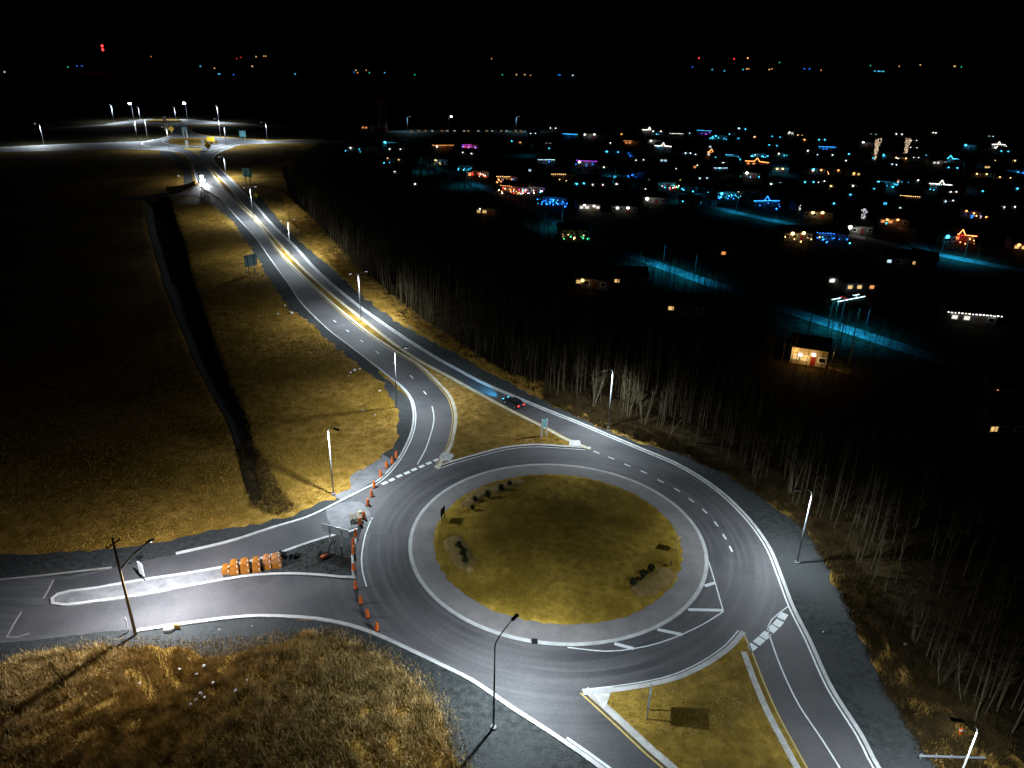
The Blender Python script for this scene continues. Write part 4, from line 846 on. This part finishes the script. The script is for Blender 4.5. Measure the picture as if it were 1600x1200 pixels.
# ================================================================== TOWN
def street(px, w, name='town_street'):
    mb = MB(); mb.ribbon(S_(px, 5), 0, w, .014); struct(name, mb, M['street'])
S1 = [(560,230),(690,265),(760,295),(885,353),(960,388),(1060,425),(1200,473),(1340,520),(1600,605)]
S2 = [(880,262),(960,284),(1050,303),(1110,322),(1200,343),(1320,366),(1440,392),(1540,412),(1640,430)]
street(S1, 5.6); street(S2, 5.4); street([(1060,303),(1180,262),(1290,230),(1400,205)], 6); street([(1440,392),(1400,330),(1380,270)], 6)
def slamp(px, py, power, label, h=8, reach=2.0, vis=False):
    x, y = G(px, py); r_ = empty('town_lamp', (x, y, 0), 0, label, 'street lamp', 'cyan street lamps in the town')
    mb = MB(); mb.tube([(0, 0, 0), (0, 0, h)], [.12, .08], 6); mb.build('pole', M['dark_metal'], r_)
    mb = MB(); mb.tube([(0, 0, h-.1), (-reach*.5, -reach*.4, h+.4), (-reach, -reach*.8, h+.45)], .06, 5); mb.build('arm', M['metal'], r_)
    mb = MB(); mb.box((-reach, -reach*.8, h+.4), (.7, .3, .14)); hd_ = mb.build('lamp_head', M['dark_metal'], r_)
    l = bpy.data.lights.new('lamp_light', 'SPOT'); l.energy = power*1.0; l.color = (.02, .56, 1); l.shadow_soft_size = .2; l.spot_size = R_(146); l.spot_blend = 1.0
    o = bpy.data.objects.new('lamp_light', l); C.objects.link(o); o.parent = hd_; o.location = (-reach, -reach*.8, h)
SL = [(668,268,4500,'street lamp at the left end of the cyan lit streets'),(735,290,6500,'lamp over the bright cyan patch left of the woods edge'),(878,355,7000,'lamp over the cyan road patch behind the green string lights'),(1036,417,9000,'lamp over the cyan patch among tree trunks, left part'),(1085,434,6500,'lamp over the cyan patch among tree trunks, right part'),(1312,510,9500,'lamp over the long cyan road patch at the house with the yellow wall'),(1350,524,5500,'lamp at the right end of the long cyan patch above the woods'),(1086,316,8000,'lamp post over the bright cyan middle street'),(1150,331,5500,'lamp over the middle street left of the white string house'),(1213,343,4500,'lamp post with slim cyan pole on the middle street'),(1506,404,9000,'tall lamp post over the cyan street below the red outlined house'),(1470,398,5000,'lamp at the left end of the right hand cyan street'),(909,276,2500,'faint lamp under the purple string house'),(960,285,2200,'faint cyan lamp left of the middle street'),(1225,272,3000,'lamp over the faint cyan far street'),(830,243,2500,'faint cyan pole lamp at the left of the town')]
for a in SL: slamp(*a)
HC = 0
def house(px, py, spec, label, w=11, d=8, h=3.0, rz=None, glow=None, wall='siding', cat='house'):
    """spec: list of (kind, colour[, extra]); kinds w windows, e eave lights, g gable lights, b bush lights, f flood lamp, x tall window"""
    x, y = G(px, py+2); rz = rz if rz is not None else random.uniform(-.35, .2)
    r_ = empty('house', (x, y, 0), rz, label, cat)
    mb = MB(); mb.box((0, 0, h/2), (w, d, h)); mb.build('wall', M[wall], r_)
    rh = 1.9; mb = MB(); o_ = .5
    mb.add([(-w/2-o_, -d/2-o_, h-.05), (w/2+o_, -d/2-o_, h-.05), (w/2+o_, d/2+o_, h-.05), (-w/2-o_, d/2+o_, h-.05), (-w/2-o_, 0, h+rh), (w/2+o_, 0, h+rh)], [(0, 1, 5, 4), (2, 3, 4, 5), (0, 4, 3), (1, 2, 5), (0, 3, 2, 1)]); mb.build('roof', M['roof'], r_)
    yf = -d/2
    lit = {s[1]: 1 for s in spec if s[0] == 'w'}
    wcol = next((s[1] for s in spec if s[0] == 'w'), None); nwin = next((s[2] for s in spec if s[0] == 'w' and len(s) > 2), 2)
    for k in range(4):
        xx = -w*.375 + k*w*.25; on = wcol and k < nwin
        if k == 2:
            mb = MB(); mb.box((xx, yf-.03, 1.05), (1.0, .08, 2.1)); mb.build('door', M['red'] if not on else M['wood'], r_)
        else:
            mb = MB(); mb.box((xx, yf-.03, 1.6), (1.75, .08, 1.35)); fr = mb.build('window', M['white'], r_)
            mb = MB(); mb.box((xx, yf-.08, 1.6), (1.3, .04, .95)); mb.build('pane', MW[wcol] if on else M['glass'], fr)
    for s in spec:
        k, c = s[0], s[1]
        if k == 'e':
            mb = MB(); ln = s[2] if len(s) > 2 else 1.0
            n = max(5, int(w*ln/.7))
            for i in range(n): mb.box((-w/2-.5+(w+1)*ln*i/(n-1), yf-.55, h-.1+random.uniform(-.08, .08)), (random.uniform(.2, .4), .14, .17))
            mb.build('light_string', ME[c], r_)['kind'] = 'stuff'
        if k == 'g':
            mb = MB(); xs_ = [(-w/2-.4, h-.1), (-w*.12, h), (0, h+1.9), (w*.12, h), (w/2+.4, h-.2)]
            for (a, za), (b, zb) in zip(xs_[:-1], xs_[1:]): mb.tube([(a, yf-.6, za), (b, yf-.6, zb)], .11, 4)
            mb.build('light_string', ME[c], r_)['kind'] = 'stuff'
        if k == 'b':
            n = s[2] if len(s) > 2 else 14; mb = MB()
            for i in range(n): mb.blob((random.uniform(-w*.6, w*.6), yf-random.uniform(1.5, 5), random.uniform(.3, 2.2)), random.uniform(.09, .30), (1, 1, 1), .3, 5, 3)
            mb.build('bush_lights', ME[c], r_)['kind'] = 'stuff'
        if k == 'f':
            n = s[2] if len(s) > 2 else 1
            for i in range(n):
                mb = MB(); mb.blob((-w*random.uniform(.2, .4)+i*w*.45, yf-.35, 2.5+random.uniform(-.6, .4)), (s[3] if len(s) > 3 else .5)*.72, (1.1, .6, .9), 0, 8, 5); mb.build('porch_lamp', ME[c], r_)
    if glow:
        l = bpy.data.lights.new('porch_light', 'POINT'); l.energy = glow[1]*.3; l.color = EC[glow[0]]; l.shadow_soft_size = .3
        o = bpy.data.objects.new('porch_light', l); C.objects.link(o); o.parent = r_; o.location = (0, yf-2.2, 2.3)
    return r_
WORDC = dict(W='white', C='cyan', O='orange', Y='warm', L='pale blue')
TOWN = [
 (558,234,[('f','W'),('b','C',3)],'far left house of the town with one white and two cyan lights',None),
 (580,234,[('f','C')],'house with a lone cyan lamp right of the leftmost town house',None),
 (611,226,[('f','C',1,.9)],'house with the brightest cyan lamp beside the striped tower',('C',900)),
 (620,235,[('f','W',2,.35)],'house with two tiny white lamps under the bright cyan one',None),
 (620,252,[('f','Y',2,.4),('b','C',2)],'house with a short row of white, amber and cyan dots',None),
 (626,273,[('f','W',1,.4)],'dark house with a lone white dot nearest the woods',None),
 (662,292,[('f','W',1,.4)],'dark house with a tiny lamp at the woods edge under the cyan lane',None),
 (575,200,[('w','O',2)],'small building with a dim red glow near the highway',None),
 (691,231,[('e','O'),('f','W',1,.6)],'wide house outlined in orange with a white entrance',('O',250)),
 (735,230,[('w','R',3),('b','R',14),('b','B',16),('e','P',.5)],'house glowing red on the right and blue on the left',('R',600)),
 (735,243,[('f','W',2,.4)],'house with a white dot below the red and blue house',None),
 (693,254,[('f','Y',1,.6),('b','Y',3)],'house with an amber yard lamp among cyan lit trees',('C',400)),
 (735,263,[('b','C',12)],'house with a row of cyan lights left of the red speckled house',None),
 (755,272,[('b','O',16),('b','R',10),('b','W',4)],'house covered in red and orange specks by the town edge',None),
 (792,281,[('b','O',18),('b','B',6),('e','Y',.6)],'house with flaring orange lights left of the big colourful cluster',('O',300)),
 (763,332,[('w','Y',2),('f','W',1,.35)],'isolated house with amber windows inside the woods edge',('Y',130)),
 (808,224,[('f','C',2,.4)],'house with two cyan dots at the left end of the far row',None),
 (819,226,[('f','O',1,.4)],'house with an orange dot at the left end of the far row',None),
 (892,213,[('e','C'),('e','B',.8)],'long house with a double blue roofline in the far row',('B',300)),
 (923,213,[('f','W',2,.75)],'house with two big white floodlights in the far row',('W',250)),
 (879,234,[('f','W',1,.5)],'dark house with one white dot below the blue roofline',None),
 (982,212,[('f','O',1,.5)],'house with a single orange lamp above the two orange bars',None),
 (987,224,[('w','O',3),('e','O',.5)],'house with two stacked orange light bars',('O',200)),
 (1011,206,[('e','W'),('g','W')],'house with a bright white zigzag roofline in the far row',('W',100)),
 (1030,208,[('f','W',2,.5),('b','C',4)],'house with white and cyan dots right of the zigzag roofline',None),
 (1055,212,[('e','W',.9)],'low house with a dotted white row of lights',None),
 (1021,222,[('f','W',1,.8)],'house with a strong white floodlight above the white outline house',('W',250)),
 (1036,232,[('g','W'),('f','C',1,.6),('e','W',.9)],'house fully outlined in white light with a cyan porch',('C',200)),
 (1097,207,[('e','C'),('b','P',6)],'house with blue eave lights and a magenta strip below',('B',200)),
 (1124,215,[('b','C',14),('f','C',1,.6)],'house with scattered cyan clusters in the far row',('C',250)),
 (1158,203,[('f','C',2,.5),('f','W',1,.5)],'far house with cyan and white dots near the top right of the town',None),
 (1188,217,[('f','O',1,.6),('f','W',1,.3)],'far house with an orange white lamp right of the cyan clusters',None),
 (953,239,[('f','C',1,.6)],'house with a cyan lamp in the middle of the town',None),
 (972,240,[('b','B',4),('f','C',1,.4)],'house with small blue lights beside the lone cyan lamp',None),
 (852,254,[('e','L',.9),('b','B',3)],'house with a pale blue strip of light above the blue bushes',('L',60)),
 (917,256,[('e','P'),('f','W',1,.8),('b','B',4)],'house with a purple roofline ending in a white floodlight',('W',200)),
 (951,264,[('f','Y',1,.4),('f','C',1,.4)],'house with small amber and cyan dots right of the purple roofline',None),
 (880,277,[('e','Y',.5),('b','Y',5)],'house with dim yellowish lights below the pale blue strip',None),
 (1000,274,[('f','O',1,.6),('w','Y',1)],'house with a warm white doorway in dim blue surroundings',('B',150)),
 (984,274,[('b','B',9)],'dim blue lit house left of the warm doorway',None),
 (1023,274,[('f','C',1,.7)],'house with a flat cyan lamp near the green and red lights',None),
 (1035,290,[('b','R',8),('b','G',8),('b','C',9),('b','W',4)],'house with red, green and cyan bushes above the cyan street',('C',250)),
 (1109,242,[('g','O'),('e','O'),('b','O',6),('w','W',2)],'house outlined in orange pink light',('O',350)),
 (1141,246,[('b','C',20),('e','C',.6)],'house with a broad cyan cluster right of the orange outlined house',('C',350)),
 (1182,244,[('b','C',20),('f','W',1,.3)],'second broad cyan cluster house at the far right of the middle',('C',300)),
 (1138,257,[('f','W',1,.5)],'house with one white dot under the first cyan cluster',None),
 (1182,257,[('w','O',2),('g','O')],'house with a dim orange gable',None),
 (1125,267,[('e','L',.7),('f','C',1,.5)],'house with a short pale cyan row under the orange outlined house',None),
 (1174,275,[('f','W',1,.9),('b','C',3)],'house with a large white floodlight right of the pale cyan row',('W',250)),
 (1094,262,[('w','O',1),('f','W',1,.3)],'house with a small orange window left of the pale cyan row',None),
 (808,297,[('b','O',20),('b','R',8),('b','W',6),('e','O',.4)],'house speckled orange and pink in the colourful cluster',('O',300)),
 (833,297,[('b','W',10),('b','P',6),('b','C',6),('x','W')],'house with white, magenta and blue lights in the colourful cluster',('W',250)),
 (870,314,[('b','B',34),('b','C',6)],'house hidden behind large blue glowing bushes',('B',500)),
 (920,286,[('f','R',1,.6)],'house with a single red lamp above the white garage',None),
 (934,291,[('f','W',2,.3)],'house with two dim white dots beside the single red lamp',None),
 (918,325,[('w','W',4),('f','W',2,.6)],'house with a bright white garage front left of the two floodlights',('W',500)),
 (975,328,[('f','W',2,.7)],'house with two round white floodlights near the wood edge',('W',120)),
 (1021,314,[('f','W',1,.9)],'house with one strong white floodlight left of the middle street',('W',250)),
 (901,307,[('f','W',1,.4)],'house with a lone pinkish dot right of the blue bushes',None),
 (1083,297,[('b','C',5)],'house with cyan dots beside the slim cyan pole',None),
 (1130,305,[('b','C',12),('f','C',1,.8),('b','B',6)],'house with a bright cyan blob above the middle street',('C',350)),
 (1160,303,[('f','W',1,.5),('f','O',1,.3)],'house with a white and a dim amber dot above the blue string house',None),
 (1189,319,[('g','B'),('e','C'),('b','B',5)],'house with a bright blue roofline above the middle street',('B',250)),
 (893,365,[('b','G',6),('b','Y',6)],'low house with a sagging green and yellow string at the cyan patch',None),
 (1141,396,[('w','O',1)],'lone dark house with a small warm window between the two streets',None),
 (928,443,[('f','Y',1,.7),('w','Y',1)],'cottage in the woods with a bright warm lamp',('Y',90)),
 (980,439,[('w','Y',1)],'cottage in the woods with two dim windows',None),
 (1070,483,[('w','Y',1)],'dark cottage deep in the woods with tiny warm lights',None),
 (1238,209,[('f','W',2,.5),('w','W',3)],'tall white lit house in the far row right of centre',('W',200)),
 (1212,216,[('f','C',2,.35)],'far house with tiny cyan dots left of the tall white lit house',None),
 (1262,221,[('f','O',1,.6)],'far house with a reddish lamp right of the tall white lit house',None),
 (1283,220,[('f','C',2,.5),('f','W',1,.3)],'far house with a cyan dot above the blue garland house',None),
 (1286,233,[('e','B'),('e','C',.9),('b','B',16)],'wide house with a thick blue garland',('B',500)),
 (1224,243,[('f','W',1,.5),('b','C',3)],'house with a white dot left of the blue garland',None),
 (1354,226,[('f','W',1,.8)],'house with a white floodlight left of the first glittering tree',('W',120)),
 (1381,246,[('f','C',1,1.1),('f','W',1,.4)],'house with a large cyan floodlight between the glittering trees',('C',300)),
 (1402,250,[('f','W',1,.7),('f','Y',2,.5)],'house with warm white lamps under the second glittering tree',('Y',250)),
 (1217,266,[('f','Y',2,.65)],'house with two equal warm round lamps',('Y',80)),
 (1270,268,[('f','O',2,.6),('f','C',1,.9),('b','O',4)],'house with a cyan square light flanked by orange lamps',('C',150)),
 (1318,270,[('f','O',2,.5)],'house with two small orange lamps in a row',None),
 (1338,273,[('w','Y',2),('f','O',1,.6)],'house with a bright amber window right of the orange lamp pair',None),
 (1381,288,[('b','C',14),('f','C',1,.8)],'house with a cyan lit front and trees above the amber windows',('C',450)),
 (1399,284,[('w','O',3),('b','C',3)],'two storey house with dim amber windows',None),
 (1467,293,[('g','W'),('e','W'),('b','C',5)],'large house with a brilliant white gable outline',('C',500)),
 (1461,255,[('w','W',4)],'long low building with a white lit wall',('W',250)),
 (1479,252,[('g','C'),('f','L',1,.4)],'house with a cyan lit gable wall in the upper right',('C',600)),
 (1496,260,[('f','C',1,.5)],'small cyan lit shed right of the cyan gable',('C',250)),
 (1511,230,[('f','C',1,.9)],'house with cyan lit garage near the top right',('C',500)),
 (1552,229,[('g','W'),('b','W',20),('e','W')],'house smothered in white lights at the top right',('W',250)),
 (1525,275,[('f','Y',2,.5)],'house with warm dim lamps right of the white gable outline',('Y',80)),
 (1551,275,[('b','C',5)],'house with a tall cyan light in the right part of the town',None),
 (1583,270,[('b','B',12),('b','C',4)],'house with deep blue lights at the right edge',('B',150)),
 (1572,282,[('f','Y',2,.4)],'house with two dim amber dots at the right edge',None),
 (1421,312,[('e','Y',.8)],'dark house with a thin warm bar of light below the amber windows',None),
 (1532,302,[('f','C',1,.4)],'dark house with one cyan dot in the right part',None),
 (1257,327,[('w','W',3),('f','W',1,.7)],'tall narrow house front lit bright white above the middle street',('W',200)),
 (1275,337,[('f','Y',2,.8)],'house with two round warm floodlights above the middle street',('Y',350)),
 (1239,370,[('f','Y',2,.9),('b','Y',6)],'house with glaring warm floodlights below the middle street',('Y',450)),
 (1296,371,[('b','B',10),('e','B',.5),('b','C',4)],'house with blue lights right of the glaring warm house',('B',250)),
 (1332,360,[('f','W',1,1.1)],'house with one huge white floodlight beside a lit tree',('W',600)),
 (1393,348,[('f','O',2,.6),('w','O',3),('b','C',2)],'house with an orange lit porch and cyan dot',('O',350)),
 (1508,335,[('f','O',2,.5),('b','B',4),('b','O',5)],'house with orange lamps and faint blue specks',None),
 (1565,326,[('f','W',2,.35)],'dark house with two tiny white dots at the right',None),
 (1494,373,[('e','R'),('g','O'),('w','O',3),('b','O',6)],'house outlined in red and white with lit frames',('R',600)),
 (1476,377,[('f','C',1,1.0)],'shed with a bright cyan lamp left of the red outlined house',('C',150)),
 (1597,388,[('f','O',1,.7),('w','Y',2)],'house with orange light cut by the right edge',('O',150)),
 (1430,412,[('w','Y',2)],'house with two amber windows below the red outlined house',None),
 (1404,410,[('w','L',1)],'dim bluish cottage left of the amber windows',('W',12)),
 (1318,441,[('f','W',2,.35),('w','W',1)],'house with white dots above the parked pale blue lit car',None),
 (1337,448,[('w','Y',2)],'house with a big amber window above the pale blue lit car',None),
 (1369,448,[('w','O',1)],'small dark house with an orange window right of the amber one',None),
 (1510,497,[('e','W'),('w','W',3)],'low house with a straight white eave string in the dark right part',('W',40)),
 (1558,672,[('w','Y',1)],'cabin with one dim window deep in the right hand woods',None),
 (1556,617,[('f','O',1,.15)],'hut with a tiny reddish dot in the right hand dark',None),
]
for px, py, spec, lb_, gl in TOWN:
    house(px, py, spec, lb_, glow=gl, w=4.5 if ('shed' in lb_ or 'hut' in lb_) else (6.5 if 'cabin' in lb_ else random.uniform(8.5, 12.5)), d=4 if ('shed' in lb_ or 'hut' in lb_ or 'cabin' in lb_) else 8, wall='black' if ('hut' in lb_ or 'cabin' in lb_) else 'siding')
# further small houses showing one or two tiny lights
used_px = [(t[0], t[1]) for t in TOWN]; k_ = 0
while k_ < 75:
    px, py = rng.uniform(830, 1600), rng.uniform(203, 330)
    if py > 300 and rng.random() < .6: continue
    if min(math.hypot(px-a, (py-b)*2.2) for a, b in used_px) < 15: continue
    used_px.append((px, py)); c = 'WWWCCCCLLY'[rng.integers(0, 10)]; kind = rng.integers(0, 3)
    spec = [('f', c, int(rng.integers(1, 3)), float(rng.uniform(.22, .5)))] if kind else [('w', c, int(rng.integers(1, 3)))]
    band = 'far rows' if py < 240 else ('middle rows' if py < 285 else 'nearer rows')
    hz = house(px, py, spec, 'dark house in the %s of the town with only a tiny %s light' % (band, WORDC[c]), w=float(rng.uniform(6.5, 9.5)), d=6.5, wall='siding'); hz['group'] = 'houses with a tiny %s light in the %s' % (WORDC[c], band); k_ += 1
# the yellow lit house beyond the woods
x, y = G(1262, 556); 
hh_ = house(1262, 560, [('w','Y',2),('f','W',2,.55)], 'house with a floodlit yellow side wall beyond the woods', w=7.5, d=7, h=4.0, rz=-.35, wall='siding_tan', glow=('Y', 1200))
for k_, (ox, oy) in enumerate(((-3.2, -4.5), (5.2, -2.5))):
    l = bpy.data.lights.new('porch_light', 'POINT'); l.energy = 260; l.color = EC['Y']; l.shadow_soft_size = .3; o = bpy.data.objects.new('porch_light', l); C.objects.link(o); o.parent = hh_; o.location = (ox, oy, 3.2)
# glittering trees
def glitter(px, py, h, c, n, label):
    x, y = G(px, py); r_ = tree(x, y, PR[2], h/10.5, random.uniform(0, 6), label, None, 'glittering_tree'); mb = MB(); k = 10.5/h
    for i in range(n):
        t = random.uniform(.05, 1); a = random.uniform(0, 6.28); rr = h*.13*(.25+.9*t)*random.random()**.5; mb.blob((rr*math.cos(a)*k, rr*math.sin(a)*k, t*10.5), .22, (1, 1, 1.6), .3, 4, 2)
    mb.build('string_lights', c, r_)['kind'] = 'stuff'
warm = emis('warm_twinkle', (1, .75, .5), .8)
glitter(1366,251,13,warm,120,'left one of two tall glittering trees in the upper right of the town')
glitter(1412,251,13,warm,120,'right one of two tall glittering trees in the upper right of the town')
glitter(1344,362,9,emis('white_twinkle', (.9, .9, 1), .9),70,'pale lit tree beside the huge white floodlight')
car(1326, 466, heading((1305,468), (1347,460)), 'car_dark', 'car with pale blue lights parked below the amber window house', head='L', tail='R')
q_ = [o for o in C.objects if o.get('label') == 'car with pale blue lights parked below the amber window house'][0]
mb = MB(); a_ = 5.2
for s_ in (-1, 1):
    for i in range(12): mb.box((-a_+i*a_*2/11, s_*1.0, .35), (.8, .12, .12))
mb.build('underglow_strip', ME['L'], q_)['kind'] = 'stuff'
# lit cyan trees by the streets
for px, py, lb_ in ((1294,505,'tree with cyan lit branches beside the long cyan patch'),(1232,497,'tree with faint cyan branches left of the long cyan patch'),(1052,425,'tree with cyan lit top above the patch among tree trunks'),(1030,432,'dark trunk crossing the cyan patch, left one'),(1044,436,'dark trunk crossing the cyan patch, middle one'),(1100,452,'dark trunk crossing the cyan patch, right one'),(1265,508,'dark tree before the long cyan patch'),(1010,424,'slim dark tree at the left end of the cyan patch'),(1328,546,'thin dark tree below the long cyan patch')):
    x, y = G(px, py); tree(x, y, PR[random.randrange(8)], 1.0, random.uniform(0, 6), lb_, None)
# striped tower
x, y = G(598, 207); r_ = empty('striped_tower', (x, y, 0), 0, 'faint tall red and white striped tower beyond the woods', 'tower')
for k in range(7):
    mb = MB(); mb.lathe([(3.6, k*3.2), (3.6, (k+1)*3.2)], n=20); mb.build('band', M['red'] if k % 2 == 0 else M['siding'], r_)
mb = MB(); mb.lathe([(3.7, 22.4), (3.7, 22.8), (.5, 23.6)], n=20); mb.build('cap', M['red'], r_)
# vehicles' lights on the highway: small dark cars, headlights on
for i in range(16):
    px = 640 + i*11.5 + random.uniform(-3, 3); py = 206 + (px-640)*.002; x, y = G(px, py)
    r_ = empty('highway_car', (x, y, .1), 0, 'distant car with lights on in the dotted line of highway traffic', 'car', 'cars in the distant highway traffic')
    mb = MB(); mb.box((0, 0, .6), (4.3, 1.7, .8)); mb.box((-.2, 0, 1.2), (2.2, 1.5, .5)); mb.build('body', M['car_dark'], r_)
    mb = MB(); mb.box((1.2, -.9, .8), (1.3, .12, .3)); mb.build('headlight', MW[random.choice('WWYO')], r_)
# ================================================================== HORIZON LIGHTS
HZ = [(7,114,'L',2.2),(106,106,'G',1.2),(120,104.5,'B',1.5),(128,104.5,'B',1.5),(236,90,'O',1.0),(313,105,'C',2),(335,108,'Y',1.6),(342,117,'C',4),(365,118,'B',1.6),(370,93,'R',1.2),(376,91,'R',1.3),(400,90,'Y',1.8),(412,89,'O',1.6),(415,89,'Y',1.6),(394,105,'Y',2.4),(461,117,'C',2.2),(553,114,'B',1.8),(556,111,'Y',1.8),(558.5,115,'O',1.8),(572,111,'O',1.4),(577,115,'G',1.4),(601,115,'C',1.8),(648,118,'G',1.3),(768,93,'O',1.6),(785,118,'G',1.4),(807,118,'Y',2.2),(820,118,'Y',2.2),(829,119,'O',1.6),(874,118.5,'B',5),(895,119,'L',3),(1082,106,'B',1.6),(1113,110,'C',2),(1132,112,'C',2),(1161,110,'C',2),(1167,109,'Y',2.4),(1170,109,'O',1.8),(1202,110,'Y',2.2),(1206,109,'O',2),(1218,99,'G',1.2),(1257,109,'B',2),(1265,109,'B',2),(1283,111,'O',1.8),(1360,104,'G',1.2),(1368,112.5,'C',4),(1374,112.8,'C',5),(1380,113,'C',4),(1405,105,'O',1.6),(1438,103,'Y',1.8),(1492,105,'Y',3.2),(1502,106,'G',1.2)]
def side(px): return 'left' if px < 500 else ('middle' if px < 1000 else 'right')
WORD = dict(W='white', C='cyan', B='blue', O='orange', R='red', P='purple', Y='warm', G='greenish', L='pale blue')
for px, py, c, s_ in HZ:
    x, y = G(px, py); dist = math.hypot(x, y); k = dist/1300
    if s_ < 4 and abs(px-1374) > 9 and px != 342 and px != 895 and px != 1492:
        lb_, gr = 'tiny %s light of a distant building on the %s horizon' % (WORD[c], side(px)), '%s lights on the %s horizon' % (WORD[c], side(px))
    else:
        lb_, gr = {342: 'brightest cyan light on the left horizon', 874: 'wide blue light on the middle horizon', 895: 'bright white blue light right of the wide blue one on the horizon', 1492: 'brightest orange light on the right horizon', 1368: 'left end of the cyan bar on the right horizon', 1374: 'middle of the cyan bar on the right horizon', 1380: 'right end of the cyan bar on the right horizon'}[int(px)], None
    r_ = empty('distant_building', (x, y, 0), 0, lb_, 'distant light', gr)
    w_ = s_*.8*k; mb = MB(); mb.box((0, w_, 1.4*k), (w_*1.6, w_, 2.6*k)); mb.build('wall', M['siding'], r_)
    mb = MB(); mb.box((0, w_*.45, 1.2*k), (w_*1.1, .2, (1.5 if s_ < 4 else 1.2)*k)); mb.build('lit_window', MW[c] if c not in 'BG' else MW[c], r_)
def mast(px, py, top_py, label, zs=(0,), col='R', s_=1.0):
    x, y = G(px, py); 
    D_ = math.hypot(x, y); h = 1.0
    while proj_px((x, y), h)[1] > top_py: h += .5
    r_ = empty('radio_mast', (x, y, 0), 0, label, 'radio mast')
    for a in (0, 2.09, 4.19): mb = MB(); mb.tube([(1.5*math.cos(a), 1.5*math.sin(a), 0), (.4*math.cos(a), .4*math.sin(a), h)], .08, 4); mb.build('leg', M['dark_metal'], r_)
    for dz in zs: mb = MB(); mb.blob((0, 0, h-dz), s_*D_/1300, (1, 1, 1), 0, 6, 4); mb.build('beacon', ME[col], r_)
mast(167, 113, 72, 'tall mast with two red beacons on the left horizon', (0, 5), 'R', 1.7)
mast(1090, 107, 91, 'mast with a small red beacon left of the right horizon pair', (0,), 'R', .8)
mast(1145, 108, 92, 'left mast of the close red beacon pair on the right horizon', (0,), 'R', .8)
mast(1166, 108, 91, 'right mast of the close red beacon pair on the right horizon', (0,), 'O', .8)
